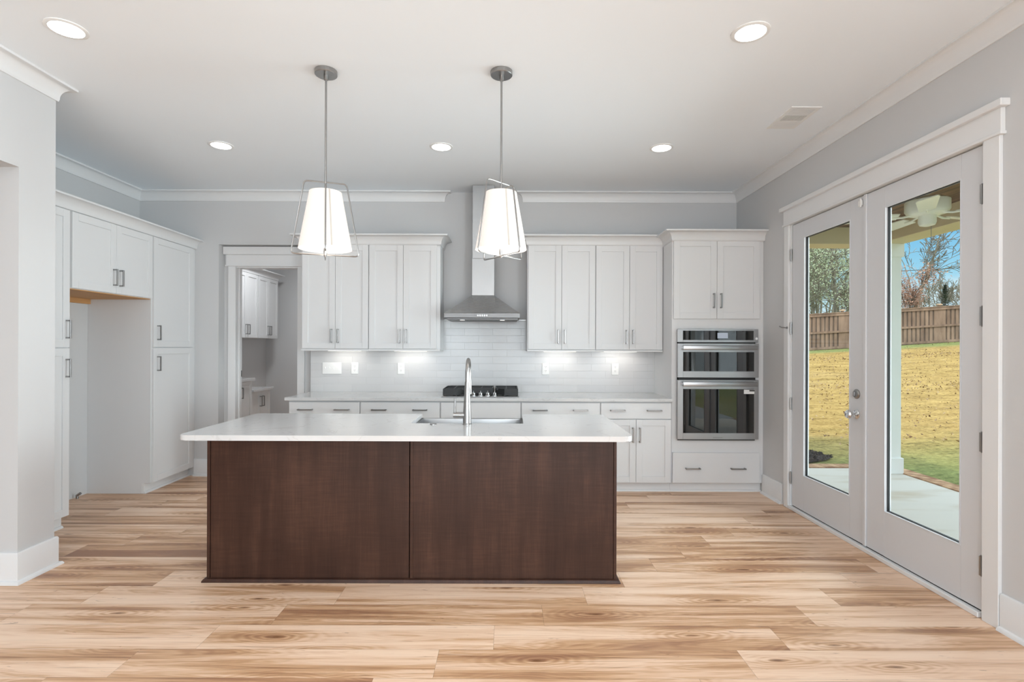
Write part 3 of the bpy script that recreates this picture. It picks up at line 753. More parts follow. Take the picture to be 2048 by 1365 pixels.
# far pantry
w = ey1-ey0; e2 = 5.664-ey0
fl = [dict(k='door', r=(.012, e2, sp_+.004, tz1-.004), h=[(.062, 1.532, 'v')]), dict(k='door', r=(.012, e2, tz0, sp_-.004), h=[(.062, 1.235, 'v')])]
def farbody(b):
    box(b, 0, ey1-ey0, .021, dep, tz0-.006, tz1)
    box(b, .0, .02, .1055, dep, 0, tz0-.006)
cabinet('pantry_cabinet', 'tall white pantry cabinet right of the refrigerator recess, against the back wall', (LF, ey0, 0), R90, w, dep, tz0-.006, tz1, fl, True, 'tall white pantry cabinets', body=farbody, toe_in=.085, mat='cab')
b = BM(); sweep(b, [(LF-.01, ny0), (LF-.01, BW-.002)], [(-.01, -.10)] + CC[1:-1] + [(-.01, 0)], tz1+.096)
simple('cabinet_crown', 'long white crown moulding on top of the tall cabinets along the left wall', 'moulding', b, 'cab', 'crown mouldings on the cabinets', smooth=True)
b = BM(); tube(b, [(-3.94, 4.86, .0), (-3.94, 4.86, .03), (-3.91, 4.86, .05)], .012, 10)
simple('water_stub', 'small grey water line stub on the floor of the refrigerator recess', 'pipe', b, 'nickel', smooth=True)

# ---------------------------------------------------------------- pantry room cabinets
PX = -3.655
def pcab(name, label, y0, y1, z0, z1, d, px, doors, group, toe=False):
    w = y1-y0
    fl = []
    g = .004; m = w/2
    if doors:
        fl = [dict(k='door', r=(g, m-.0015, z0+.003, z1-.003), st=.05, h=[(m-.033, z0+.12 if z0 > 1 else z1-.14, 'v')]), dict(k='door', r=(m+.0015, w-g, z0+.003, z1-.003), st=.05, h=[(m+.033, z0+.12 if z0 > 1 else z1-.14, 'v')])]
    return cabinet(name, label, (px, y0, 0), R90, w, d, z0, z1, fl, toe, group)
pcab('pantry_upper_cabinet', 'white upper cabinet in the pantry, nearer the doorway', 7.08, 7.765, 1.52, 2.44, -LW+PX, PX, True, 'upper cabinets in the pantry')
pcab('pantry_upper_cabinet', 'white upper cabinet in the pantry, in the far corner', 7.775, 8.44, 1.52, 2.44, -LW+PX, PX, True, 'upper cabinets in the pantry')
b = BM(); sweep(b, [(PX-.01, 7.08), (PX-.01, 8.44), (LW, 8.44)], [(-.01, -.10)] + CC[1:-1] + [(-.01, 0)], 2.535)
simple('cabinet_crown', 'white crown moulding on the pantry upper cabinets beyond the doorway', 'moulding', b, 'cab', smooth=True)
pcab('pantry_base_cabinet', 'white base cabinet seen just inside the pantry doorway', 6.35, 7.02, .10, .945, -LW-3.38, -3.38, True, 'base cabinets in the pantry', True)
pcab('pantry_base_cabinet', 'lower white base cabinet behind the first one in the pantry', 7.03, 7.60, .10, .785, -LW-3.40, -3.40, True, 'base cabinets in the pantry', True)
b = BM(); box(b, LW, -3.35, 6.33, 7.045, .946, .980, .002)
simple('pantry_countertop', 'white counter slab on the taller pantry base cabinet', 'countertop', b, 'quartz')
b = BM(); box(b, LW, -3.365, 7.046, 7.64, .786, .818, .002)
simple('pantry_countertop', 'white counter slab on the lower pantry base cabinet', 'countertop', b, 'quartz')

# ---------------------------------------------------------------- wall oven (microwave + oven)
def zpx(py, y=5.09): return H + (CY + 1.5 - py)*y/F_PX
ov = thing('wall_oven', 'stainless built-in microwave and oven stack with black glass doors', 'oven', (OX0, TF, 0))
OW = OX1-OX0
b = BM(); box(b, .012, OW-.012, .0, .50, OZ0+.01, OZ1-.006); obj('oven_body', b, 'slot', ov)
def framed(name, z0, z1, gz0, gz1, gx0=.046, gx1=None, t=.022):
    gx1 = gx1 or OW-.036
    x0, x1 = -.008, OW+.008
    b = BM(); y0, y1 = -t, 0
    box(b, x0, gx0, y0, y1, z0, z1, .002); box(b, gx1, x1, y0, y1, z0, z1, .002)
    box(b, gx0, gx1, y0, y1, z0, gz0, .001); box(b, gx0, gx1, y0, y1, gz1, z1, .001)
    d = obj(name, b, 'steel', ov)
    b = BM(); box(b, gx0-.001, gx1+.001, y0+.002, y1, gz0-.001, gz1+.001); obj('glass_panel', b, 'ovenglass', d)
    return d
cp = framed('control_panel', zpx(684.5), zpx(658), zpx(680), zpx(661.5), t=.020)
b = BM(); box(b, .378, .478, -.0205, -.019, zpx(676.5), zpx(665.5)); obj('display', b, 'display', cp)
md = framed('microwave_door', zpx(755), zpx(687), zpx(742.5), zpx(704), t=.030)
od = framed('oven_door', zpx(878.5), zpx(760), zpx(866), zpx(778), t=.030)
for d, ya, yb in ((md, 691, 699.5), (od, 763, 772)):
    b = BM(); zc = (zpx(ya)+zpx(yb))/2; hh = (zpx(ya)-zpx(yb))/2
    box(b, .032, OW-.022, -.078, -.062, zc-hh, zc+hh, .006, 2)
    for x in (.045, OW-.045): box(b, x-.010, x+.010, -.064, -.029, zc-.012, zc+.012, .002)
    obj('handle', b, 'steel', d, smooth=True)
b = BM(); box(b, .333, .425, -.032, -.029, zpx(876), zpx(873.8), .0005); obj('brand_bar', b, 'nickel', od)
b = BM(); box(b, .63, .735, -.0298, -.0278, zpx(787.5), zpx(779)); st = obj('sticker', b, 'plastic', od)
b = BM(); box(b, .682, .732, -.0304, -.0299, zpx(782.4), zpx(779.6)); obj('sticker_band', b, 'slot', st)
b = BM(); lathe(b, [(.012, 0), (.012, -.002)], 20, (OW-.010, -.020, zpx(677)), 'y'); obj('round_sticker', b, 'plastic', cp)
b = BM(); box(b, 0, OW-.02, -.012, 0, OZ0-.012, OZ0+.004); obj('vent_gap', b, 'slot', ov)

# ---------------------------------------------------------------- range hood
hx = -.249
hd = thing('range_hood', 'stainless chimney range hood between the upper cabinets over the cooktop', 'range hood', (hx, BW-.011, 0))
b = BM()   # pyramid: bottom (w .746, d .50) to top (w .232, d .255)
hz0, hz1, hz2 = 1.672, 1.740, 1.938
lo = [(-.374, -.50), (.374, -.50), (.374, 0), (-.374, 0)]; hi = [(-.116, -.262), (.116, -.262), (.116, 0), (-.116, 0)]
vb = [b.verts.new((x, y, hz1)) for x, y in lo]; vt = [b.verts.new((x, y, hz2)) for x, y in hi]
for i in range(4): b.faces.new((vb[i], vb[(i+1) % 4], vt[(i+1) % 4], vt[i]))
b.faces.new(vt); b.faces.new(vb[::-1]); obj('canopy', b, 'steelhood', hd)
b = BM(); box(b, -.375, .375, -.501, 0, hz0+.022, hz1, .002); lip = obj('canopy_rim', b, 'steelrim', hd)
for k in range(5):
    b = BM(); lathe(b, [(.006, 0), (.006, -.003)], 12, (-.040+k*.022, -.501, 1.718), 'y'); obj('control_button', b, 'chrome', lip)
b = BM(); box(b, -.355, .355, -.470, -.03, hz0+.004, hz0+.022, .004); obj('filter_panel', b, 'steelrim', hd)
for s in (-1, 1):
    b = BM(); lathe(b, [(.024, 0), (.024, -.004)], 20, (s*.20, -.42, hz0+.006)); obj('hood_lamp', b, 'hoodlamp', hd)
b = BM(); box(b, -.116, .116, -.262, 0, hz2, 2.32, .002); obj('lower_chimney', b, 'steelv', hd)
b = BM(); box(b, -.113, .113, -.259, 0, 2.32, CL-.001, .002); obj('upper_chimney', b, 'steelv', hd)

# ---------------------------------------------------------------- cooktop
ck = thing('gas_cooktop', 'stainless gas cooktop with black iron grates set in the back counter', 'cooktop', (-.260, 5.16, .914))
b = BM(); box(b, -.380, .380, 0, .52, .0, .007, .003, 2); obj('steel_tray', b, 'steel', ck)
def grate(poly, top=.078):
    b = BM(); n = len(poly)
    c = Vector((sum(p[0] for p in poly)/n, sum(p[1] for p in poly)/n))
    inn = [((p[0]-c.x)*.90+c.x, (p[1]-c.y)*.93+c.y) for p in poly]
    lo = [b.verts.new((x*1.0, y, .016)) for x, y in poly]; hi = [b.verts.new((c.x+(x-c.x)*.985, c.y+(y-c.y)*.985, top)) for x, y in poly]
    il = [b.verts.new((x, y, .016)) for x, y in inn]; ih = [b.verts.new((x, y, top)) for x, y in inn]
    for i in range(n):
        j = (i+1) % n
        b.faces.new((lo[i], lo[j], hi[j], hi[i])); b.faces.new((hi[i], hi[j], ih[j], ih[i])); b.faces.new((ih[i], ih[j], il[j], il[i])); b.faces.new((il[i], il[j], lo[j], lo[i]))
    x0 = min(p[0] for p in poly); x1 = max(p[0] for p in poly); y0 = min(p[1] for p in poly); y1 = max(p[1] for p in poly)
    for k in range(1, 6):
        y = y0+(y1-y0)*k/6
        box(b, x0+.02, x1-.02, y-.007, y+.007, top-.018, top-.001)
    box(b, c.x-.007, c.x+.007, y0+.01, y1-.01, top-.018, top-.001)
    for p in inn: box(b, p[0]-.008, p[0]+.008, p[1]-.008, p[1]+.008, .007, .02)
    return b
for poly in ([(-.372, .05), (-.236, .05), (-.16, .14), (-.132, .50), (-.330, .50), (-.372, .46)],
             [(-.118, .17), (.142-.02, .17), (.142-.02, .50), (-.118, .50)],
             [(.236, .05), (.372, .05), (.372, .50), (.136, .50), (.150, .14)]):
    g_ = obj('grate', grate(poly), 'iron', ck)
for x, y, r in ((-.25, .16, .032), (-.24, .38, .04), (0, .33, .05), (.25, .16, .032), (.25, .38, .04)):
    b = BM(); lathe(b, [(r*1.2, .007), (r*1.2, .016), (r, .018), (r, .028)], 20, (x, y, 0)); obj('burner', b, 'iron', ck, smooth=True)
for i in range(4):
    b = BM(); x = -.070+i*.070
    lathe(b, [(.025, .007), (.025, .012), (.019, .016), (.019, .036), (.015, .040)], 20, (x, .075, 0)); box(b, x-.006, x+.006, .055, .097, .036, .058, .003)
    obj('knob', b, 'chrome', ck, smooth=True)

# ---------------------------------------------------------------- outlets and switches
def outlet(x, label, gang=1):
    o = thing('outlet' if gang == 1 else 'light_switch', label, 'outlet' if gang == 1 else 'switch', (x, BW-.0085, 1.169), 0, 'duplex outlets on the backsplash' if gang == 1 else None)
    w = .0385 if gang == 1 else .103
    b = BM(); box(b, -w, w, -.007, 0, -.062, .062, .003); obj('cover_plate', b, 'plastic', o)
    if gang == 1:
        for z in (-.022, .022):
            b = BM(); lathe(b, [(.0165, 0), (.0165, -.0015)], 20, (0, -.007, z), 'y'); r = obj('socket', b, 'plastic', o)
            b = BM()
            for q in (-.006, .006): box(b, q-.0012, q+.0012, -.0092, -.0084, z-.001, z+.008)
            lathe(b, [(.0022, 0), (.0022, -.0006)], 8, (0, -.0086, z-.008), 'y'); obj('socket_slots', b, 'slot', r)
    else:
        for k in range(4):
            b = BM(); x_ = -.069+k*.046; box(b, x_-.004, x_+.004, -.017, -.006, -.010 + (.006 if k < 2 else -.002), .008 + (.006 if k < 2 else -.002), .0015); obj('toggle', b, 'plastic', o)
outlet(-1.894, 'white four-gang toggle switch plate at the left end of the backsplash', 4)
outlet(-1.647, 'white outlet right beside the four-gang switch plate')
outlet(-1.146, 'white outlet on the backsplash under the upper cabinet left of the hood')
outlet(.418, 'white outlet on the backsplash under the upper cabinet right of the hood')
outlet(1.170, 'white outlet on the backsplash nearest the wall oven cabinet')

# ---------------------------------------------------------------- island
IX0, IX1, IY0, IY1 = -1.793, .660, 3.1665, 3.862
SX0, SX1, SY0 = -.622, .110, 3.414
isl = thing('kitchen_island', 'long dark-stained wood kitchen island under the white countertop', 'kitchen island', (0, 0, 0))
mid = -.578
b = BM(); box(b, IX0+.022, mid-.006, IY0+.004, IY0+.022, .02, .883); obj('front_panel', b, 'darkwood', isl)
b = BM(); box(b, mid+.020, IX1-.020, IY0+.004, IY0+.022, .02, .883); obj('front_panel', b, 'darkwood', isl)
b = BM(); box(b, mid, mid+.020, IY0, IY0+.022, .02, .883, .002); obj('seam_batten', b, 'darkwood', isl)
for a in (IX0, IX1-.018):
    b = BM(); box(b, a, a+.018, IY0, IY1, .0, .883, .002); obj('end_panel', b, 'darkwood', isl)
b = BM(); pr = [(0, 0), (.021, 0), (.020, .009), (.013, .018), (0, .022)]
sweep(b, [(IX0, IY1), (IX0, IY0), (IX1, IY0), (IX1, IY1)], pr); obj('base_moulding', b, 'darkwood', isl, smooth=True)
b = BM(); box(b, IX0+.018, IX1-.018, IY0+.03, IY1, .09, .11); box(b, IX0+.018, SX0-.03, IY1-.02, IY1, .11, .883); box(b, SX1+.03, IX1-.018, IY1-.02, IY1, .11, .883); box(b, SX0-.03, SX1+.03, IY1-.02, IY1, .11, .62)
box(b, IX0+.018, IX1-.018, IY1-.09, IY1-.07, 0, .09); obj('carcass', b, 'darkwood', isl)
CX0, CX1, CY0, CY1 = -1.833, .705, 2.934, 3.892
def arc(cx, cy, r, a0, a1, n=8): return [(cx+r*math.cos(math.radians(a0+(a1-a0)*i/n)), cy+r*math.sin(math.radians(a0+(a1-a0)*i/n))) for i in range(n+1)]
poly = arc(CX0+.05, CY0+.05, .05, 180, 270) + arc(CX1-.05, CY0+.05, .05, 270, 360) + arc(CX1-.03, CY1-.03, .03, 0, 90) + [(SX1, CY1), (SX1, SY0), (SX0, SY0), (SX0, CY1)] + arc(CX0+.03, CY1-.03, .03, 90, 180)
b = BM(); prism(b, poly, .884, .914, .003)
bmesh.ops.triangulate(b, faces=[f for f in b.faces if len(f.verts) > 8])
simple('countertop', 'white quartz countertop on the dark wood island, notched for the sink', 'countertop', b, 'quartz', 'white quartz countertops')
# sink
sk = thing('farmhouse_sink', 'stainless apron-front sink set into the far side of the island', 'sink', ((SX0+SX1)/2, 3.65, .883))
hw = (SX1-SX0)/2
b = BM(); x0, x1, y0, y1, dz = -hw-.012, hw+.012, SY0-3.65-.012, 3.902-3.65, -.23
tk = .014
box(b, x0, x0+tk+.01, y0, y1, dz, 0); box(b, x1-tk-.01, x1, y0, y1, dz, 0); box(b, x0, x1, y0, y0+tk, dz, 0); box(b, x0, x1, y0, y1, dz-.01, dz)
obj('basin', b, 'steelrim', sk)
b = BM(); box(b, x0-.004, x1+.004, y1-.035, y1, -.25, 0, .006, 2); obj('apron', b, 'steel', sk, smooth=True)
b = BM(); lathe(b, [(.045, 0), (.045, .003), (.03, .001)], 24, (0, 0, dz)); obj('drain', b, 'chrome', sk, smooth=True)
# faucet
fa = thing('faucet', 'tall brushed nickel gooseneck faucet standing behind the island sink', 'faucet', (-.253, 3.372, .914))
b = BM(); lathe(b, [(.030, 0), (.030, .004), (.0265, .008), (.0262, .05), (.0255, .08), (.0210, .16), (.0165, .235), (.0150, .27)], 28); obj('tapered_body', b, 'nickel', fa, smooth=True)
pts = [(0, 0, .26)]; R = .095
for i in range(0, 13):
    a = math.pi*i/12; pts.append((0, R-R*math.cos(a), .315+.095*math.sin(a)))
pts.append((0, 2*R, .27))
b = BM(); tube(b, pts, .0125, 16); obj('spout', b, 'nickel', fa, smooth=True)
b = BM(); lathe(b, [(.0135, 0), (.0150, -.02), (.0165, -.09), (.0155, -.10)], 24, (0, 2*R, .275)); obj('spray_head', b, 'nickel', fa, smooth=True)
b = BM(); tube(b, [(-.015, 0, .060), (-.088, 0, .060)], .018, 20)
hb = obj('valve_stem', b, 'nickel', fa, smooth=True)
b = BM(); lathe(b, [(.0075, .0), (.006, .04), (.0052, .095), (.004, .098)], 14, (-.078, 0, .070)); obj('lever', b, 'nickel', hb, smooth=True)
b = BM(); lathe(b, [(.021, 0), (.021, .004), (.018, .007)], 24, (-.468, 3.365, .914))
simple('air_switch_button', 'small round nickel button on the island counter left of the faucet', 'button', b, 'nickel', smooth=True)

# ---------------------------------------------------------------- pendants
def pendant(x, y, angles, label, seam_ang):
    p = thing('pendant_light', label, 'pendant light', (x, y, CL), 0, 'pendant lights over the island')
    b = BM(); lathe(b, [(.066, -.0005), (.066, -.024), (.063, -.027)], 40); ca = obj('canopy', b, 'nickel', p, smooth=True)
    b = BM(); lathe(b, [(.014, -.027), (.014, -.055), (.010, -.058)], 20); obj('swivel', b, 'nickel', ca, smooth=True)
    b = BM(); tube(b, [(0, 0, -.05), (0, 0, -.722)], .0062, 14); obj('rod', b, 'nickel', p, smooth=True)
    for k, ang in enumerate(angles):
        dz = -.0 if k == 0 else -.004
        zt, zb = -.676 - k*.038, -1.116 - k*.0
        ht, hb_ = .122, .196
        ca_, sa_ = math.cos(ang), math.sin(ang)
        cor = [(-ht, zt), (ht, zt), (hb_, zb), (-hb_, zb)]
        pts = []
        for i in range(4):
            a, c, d = Vector(cor[i-1]), Vector(cor[i]), Vector(cor[(i+1) % 4])
            r_ = .024; pa = c+(a-c).normalized()*r_; pd = c+(d-c).normalized()*r_
            for t in (0, .25, .5, .75, 1):
                q = pa*(1-t)**2 + c*2*t*(1-t) + pd*t*t
                pts.append((q.x*ca_, q.x*sa_, q.y+dz))
        b = BM(); tube(b, pts, .0047, 8, closed=True); obj('wire_frame', b, 'nickel', p, smooth=True)
    b = BM(); lathe(b, [(.094, -.738), (.156, -1.082)], 64, cap0=False, cap1=False)
    lathe(b, [(.092, -.738), (.154, -1.082)], 64, cap0=False, cap1=False)
    lathe(b, [(.0945, -.7365), (.0915, -.7365), (.0915, -.742), (.0945, -.742)], 64, cap0=False, cap1=False)
    sh = obj('lamp_shade', b, 'shade', p, smooth=True)
    b = BM(); a = seam_ang
    for s in (-1, 1): pass
    v = [b.verts.new((r*math.cos(a+e), r*math.sin(a+e), z)) for r, z, e in ((.0948, -.738, -.05), (.0948, -.738, .05), (.1568, -1.082, .03), (.1568, -1.082, -.03))]
    b.faces.new(v); obj('shade_seam', b, 'seam', sh)
    b = BM(); lathe(b, [(.1530, -1.074), (.1530, -1.077)], 48); obj('diffuser', b, 'shade_in', sh)
    b = BM(); lathe(b, [(.012, -1.077), (.012, -1.10), (.009, -1.112), (.011, -1.118), (.006, -1.130)], 20); obj('finial', b, 'nickel', p, smooth=True)
    b = BM(); lathe(b, [(.010, -.715), (.010, -.742), (.03, -.744), (.03, -.75)], 16); obj('socket_cup', b, 'nickel', p, smooth=True)
    ld = bpy.data.lights.new('pendant_bulb', 'POINT'); lo_ = bpy.data.objects.new('pendant_bulb', ld); COL.objects.link(lo_)
    ld.energy = 2; ld.shadow_soft_size = .08; ld.color = (1, .93, .85); lo_.location = (x, y, CL-1.20)
M['seam'] = paint('shade_seam_fabric', (.36, .34, .31, 1), .9, .1)
M['seam'].node_tree.nodes['Principled BSDF'].inputs['Emission Color'].default_value = (1, .9, .8, 1)
M['seam'].node_tree.nodes['Principled BSDF'].inputs['Emission Strength'].default_value = .36
va = math.atan2(3.206, -1.103)
pendant(-1.103, 3.206, (va+R90, va), 'pendant light over the left half of the island, wire frame seen face-on', math.radians(-58))
pendant(-.039, 3.204, (math.radians(48), math.radians(-55)), 'pendant light over the island in front of the range hood, wire frame turned cornerwise', math.radians(-72))

# ---------------------------------------------------------------- recessed lights, vent
names = ['recessed ceiling light in the front left corner of the photo', 'recessed ceiling light nearest the camera on the right, left of the air vent',
         'recessed ceiling light above the left doorway side, far row', 'recessed ceiling light between the two pendants, far row', 'recessed ceiling light on the right side of the far row']
for (x, y), nm in zip([(-2.326, 2.787), (1.281, 2.792), (-2.386, 4.403), (-.555, 4.416), (1.286, 4.419)], names):
    o = thing('recessed_light', nm, 'ceiling light', (x, y, CL), 0, 'recessed ceiling lights')
    b = BM(); lathe(b, [(.096, 0), (.096, -.004), (.088, -.007), (.077, -.007), (.077, -.002)], 40, cap1=False); obj('trim_ring', b, 'plastic', o, smooth=True)
    b = BM(); lathe(b, [(.077, -.002), (.077, -.005)], 40); obj('lens', b, 'lens', o)
for i, (x, y) in enumerate([(-1.8, .9), (1.6, .9), (-1.8, -1.2), (1.6, -1.2), (-1.8, -3.4), (1.6, -3.4)]):
    area('living_fill_light', (x, y, CL-.02), (0, 0, 0), .15, .15, 9, (.90, .96, 1))  # fill lamps added overhead in the unseen living end, without fittings
v = thing('air_vent', 'white rectangular ceiling air vent near the right wall', 'air vent', (2.068, 3.832, CL))
b = BM()
X0, X1, Y0, Y1 = -.105, .105, -.180, .180
box(b, X0, X1, Y0, Y0+.03, -.006, 0); box(b, X0, X1, Y1-.03, Y1, -.006, 0); box(b, X0, X0+.028, Y0+.03, Y1-.03, -.006, 0); box(b, X1-.028, X1, Y0+.03, Y1-.03, -.006, 0)
for q in (-.06, .045): box(b, X0+.028, X1-.028, q, q+.012, -.006, 0)
obj('vent_frame', b, 'plastic', v)
b = BM()
for k in range(9):
    y = -.150+k*.0105; box(b, X0+.028, X1-.028, y, y+.0035, -.0055, -.0012)
for k in range(14):
    x = X0+.034+k*.0107; box(b, x, x+.0055, -.048, .045, -.0055, -.0012)
for k in range(8):
    y = .060+k*.0115; box(b, X0+.028, X1-.028, y, y+.0085, -.0055, -.0012)
obj('louvres', b, 'plastic', v)
b = BM(); box(b, X0+.02, X1-.02, Y0+.02, Y1-.02, -.0012, -.0004); obj('duct_shade_sheet', b, 'ductgrey', v) if 'ductgrey' in M else obj('duct_shade_sheet', b, paint('duct_shadow', (.22, .22, .22, 1), .8), v)  # dark sheet paints the shade behind the louvres

# ---------------------------------------------------------------- porch
PX1, PY1, PZ = 4.74, 6.62, -.10
b = BM(); box(b, RW+.15, PX1, -1.0, PY1, PZ-.15, PZ); simple('porch_slab', 'pale concrete patio slab outside the french doors', 'patio', b, 'concrete')['kind'] = 'structure'
b = BM()
n = 0
y = -1.0
while y < PY1+.15:
    box(b, PX1, PX1+.20, y, y+.095, PZ-.10, PZ+.012, .004); y += .102
x = RW+.4
while x < PX1+.0:
    box(b, x, x+.095, PY1, PY1+.20, PZ-.10, PZ+.012, .004); x += .102
simple('brick_edging', 'row of bricks edging the patio slab against the lawn', 'brick edging', b, 'brick')
b = BM(); box(b, RW+.15, PX1+.15, -1.2, 6.66, 2.86, 2.90); simple('porch_ceiling', 'brown board ceiling over the patio', 'porch ceiling', b, 'porchwood')['kind'] = 'structure'
b = BM(); box(b, RW+.15, PX1+.45, -1.6, 6.95, 3.10, 3.25); struct('roof', b, 'asphalt')
b = BM(); box(b, PX1-.29, PX1+.02, -1.2, 6.66, 2.66, 3.10, .004); box(b, RW+.15, PX1-.29, 6.36, 6.66, 2.66, 3.10, .004)
simple('porch_beam', 'khaki boxed beam around the outer edge of the porch', 'beam', b, 'soffit')
cl_ = thing('porch_column', 'square white porch column at the corner of the patio', 'column', (PX1-.135, 6.46, PZ))
b = BM(); box(b, -.125, .125, -.125, .125, 0, 2.76, .004); obj('shaft', b, 'extwhite', cl_)
b = BM(); box(b, -.145, .145, -.145, .145, 0, .19, .004); obj('plinth', b, 'extwhite', cl_)
b = BM(); box(b, -.145, .145, -.145, .145, 2.60, 2.76, .004); obj('capital', b, 'extwhite', cl_)
b = BM(); box(b, PX1+.022, PX1+.062, 6.50, 6.56, PZ+.012, PZ+.16, .006); box(b, PX1+.022, PX1+.11, 6.50, 6.56, PZ+.012, PZ+.04, .006)
simple('drain_boot', 'small black drain outlet at the foot of the porch column', 'drain', b, 'slot')
# ceiling fan
fn = thing('ceiling_fan', 'off-white five-blade ceiling fan hanging from the porch ceiling', 'ceiling fan', (3.60, 4.53, 2.86))
b = BM(); lathe(b, [(.065, 0), (.060, -.03), (.03, -.055), (.013, -.06), (.013, -.16)], 28); obj('downrod', b, 'fanp', fn, smooth=True)
b = BM(); lathe(b, [(.03, -.155), (.12, -.165), (.160, -.19), (.160, -.27), (.14, -.30), (.07, -.315)], 36); obj('motor_housing', b, 'fanp', fn, smooth=True)
b = BM(); lathe(b, [(.063, -.31), (.065, -.37), (.055, -.395), (.02, -.405)], 28); obj('switch_cup', b, 'fanp', fn, smooth=True)
for k in range(5):
    a = math.radians(232+72*k); c, s = math.cos(a), math.sin(a)
    b = BM()
    pr = [(.21, -.055), (.62, -.075), (.655, -.06), (.66, .06), (.62, .072), (.21, .055)]
    tl = math.tan(math.radians(12))
    lo = []; hi = []
    for r_, t_ in pr:
        lo.append(b.verts.new((r_*c-t_*s, r_*s+t_*c, -.312+t_*tl))); hi.append(b.verts.new((r_*c-t_*s, r_*s+t_*c, -.304+t_*tl)))
    b.faces.new(lo[::-1]); b.faces.new(hi)
    for i in range(len(pr)): j = (i+1) % len(pr); b.faces.new((lo[i], lo[j], hi[j], hi[i]))
    bl = obj('blade', b, 'fanp', fn)
    b = BM(); tube(b, [(c*.10, s*.10, -.300), (c*.18, s*.18, -.318), (c*.26, s*.26, -.316)], .010, 8); obj('blade_arm', b, 'fanp', bl, smooth=True)
b = BM(); tube(b, [(.035, 0, -.39), (.035, 0, -.80)], .0022, 6); lathe(b, [(.006, -.80), (.007, -.83), (.003, -.84)], 8, (.035, 0, 0)); obj('pull_chain', b, 'pull', fn)

# ---------------------------------------------------------------- yard
def ground(x, y):
    t = min(max((y-6.9)/19.6, 0), 1.0)
    t2 = t*t*(3-2*t)*.35 + t*.65
    g = -.13 + t2*1.38 + max(x-15.1, -10)*.063*t2
    if y > 28: g += 0
    return g
b = BM(); nx, ny = 46, 60; grid = []
xs = [PX1+.19 + (60)*(i/nx)**1.6 for i in range(nx+1)]
ys = [-12 + (95)*(j/ny)**1.25 for j in range(ny+1)]
for j in range(ny+1):
    grid.append([b.verts.new((x, ys[j], ground(x, ys[j]) + (random.uniform(-.012, .012) if x > PX1+.3 else 0))) for x in xs])
for j in range(ny):
    for i in range(nx): b.faces.new((grid[j][i], grid[j][i+1], grid[j+1][i+1], grid[j+1][i]))
# strip behind the slab (x < PX1)
xs2 = [-8, -3, -1.65, 2.4, 3.6, PX1+.19]; ys2 = [PY1+.19] + [y_ for y_ in ys if y_ > PY1+.3]
g2 = []
for y_ in ys2: g2.append([b.verts.new((x, y_, ground(x, y_))) for x in xs2])
for j in range(len(ys2)-1):
    for i in range(len(xs2)-1):
        if xs2[i+1] <= -1.6 and ys2[j] < PB: continue
        b.faces.new((g2[j][i], g2[j][i+1], g2[j+1][i+1], g2[j+1][i]))
lw_ = struct('ground_lawn', b, 'lawn', 'straw-coloured dormant lawn rising to the fence', smooth=True)
b = BM(); c0 = b.verts.new((3.55, 7.42, ground(3.3, 7.3)+.12)); rim = []
for k in range(24):
    a = 2*math.pi*k/24; r_ = random.uniform(.95, 1.05)
    rim.append(b.verts.new((3.55+.93*r_*math.cos(a), 7.42+.5*r_*math.sin(a), ground(3.3, 7.3)+.02)))
for k in range(24): b.faces.new((c0, rim[k], rim[(k+1) % 24]))
for k in range(1500):
    a = random.uniform(0, 6.28); r_ = math.sqrt(random.random())*1.02; p = Vector((3.55+.95*r_*math.cos(a), 7.42+.52*r_*math.sin(a), ground(3.3, 7.3)+.02+.11*(1-r_)+random.uniform(0, .03)))
    u = Vector((random.gauss(0, 1), random.gauss(0, 1), random.gauss(0, .6))).normalized()*random.uniform(.015, .04); w_ = u.orthogonal().normalized()*.010
    b.faces.new([b.verts.new(q) for q in (p-u, p+w_, p+u, p-w_)])
tag(obj('mulch_bed', b, 'mulch', smooth=True), 'dark mulch bed at the far edge of the patio', 'mulch bed', kind='stuff')
b = BM()
for k in range(2600):
    y_ = random.uniform(8, 26); x_ = y_*random.uniform(.52, .95)
    if random.random() < .5: y_ = 15+random.gauss(0, .8) if random.random() < .4 else (22+random.gauss(0, .5)); x_ = y_*random.uniform(.5, .95)
    if x_ < PX1+.3: continue
    z_ = ground(x_, y_)+.02; s_ = random.uniform(.014, .034); a = random.uniform(0, 6.28)
    v = [b.verts.new((x_+s_*math.cos(a+q)*(1 if i % 2 else .6), y_+s_*math.sin(a+q)*(1 if i % 2 else .6), z_+random.uniform(0, .05))) for i, q in enumerate((0, 1.57, 3.14, 4.71))]
    b.faces.new(v)
tag(obj('fallen_leaves', b, 'litter'), 'dry brown leaves scattered over the straw-coloured lawn', 'leaves', kind='stuff')

# fence
FYC = 26.5
fc = thing('wooden_fence', 'brown stained privacy fence across the back of the yard', 'fence', (0, FYC, 0))
ftop = lambda x: 3.04+(x-15.1)*.063
def skew_box(b, x0, x1, y0, y1, za, zb):   # follows the slope; za, zb offsets from ftop
    p = [(x0, y0, ftop(x0)+za), (x1, y0, ftop(x1)+za), (x1, y1, ftop(x1)+za), (x0, y1, ftop(x0)+za), (x0, y0, ftop(x0)+zb), (x1, y0, ftop(x1)+zb), (x1, y1, ftop(x1)+zb), (x0, y1, ftop(x0)+zb)]
    vs = [b.verts.new(q) for q in p]
    for f in ((0,3,2,1),(4,5,6,7),(0,1,5,4),(1,2,6,5),(2,3,7,6),(3,0,4,7)): b.faces.new([vs[i] for i in f])
FX0, FX1 = 9.0, 34.0
posts = [21.75+2.44*k for k in range(-5, 6)]
posts = [p for p in posts if FX0 < p < FX1]
b = BM(); x = FX0
while x < FX1:
    skew_box(b, x, x+.135, .0, .02, -1.80, -.04); x += .218
obj('board_panel', b, 'fence', fc)
b = BM(); x = FX0-.09
while x < FX1:
    skew_box(b, x, x+.16, .02, .04, -1.83, -.04); x += .218
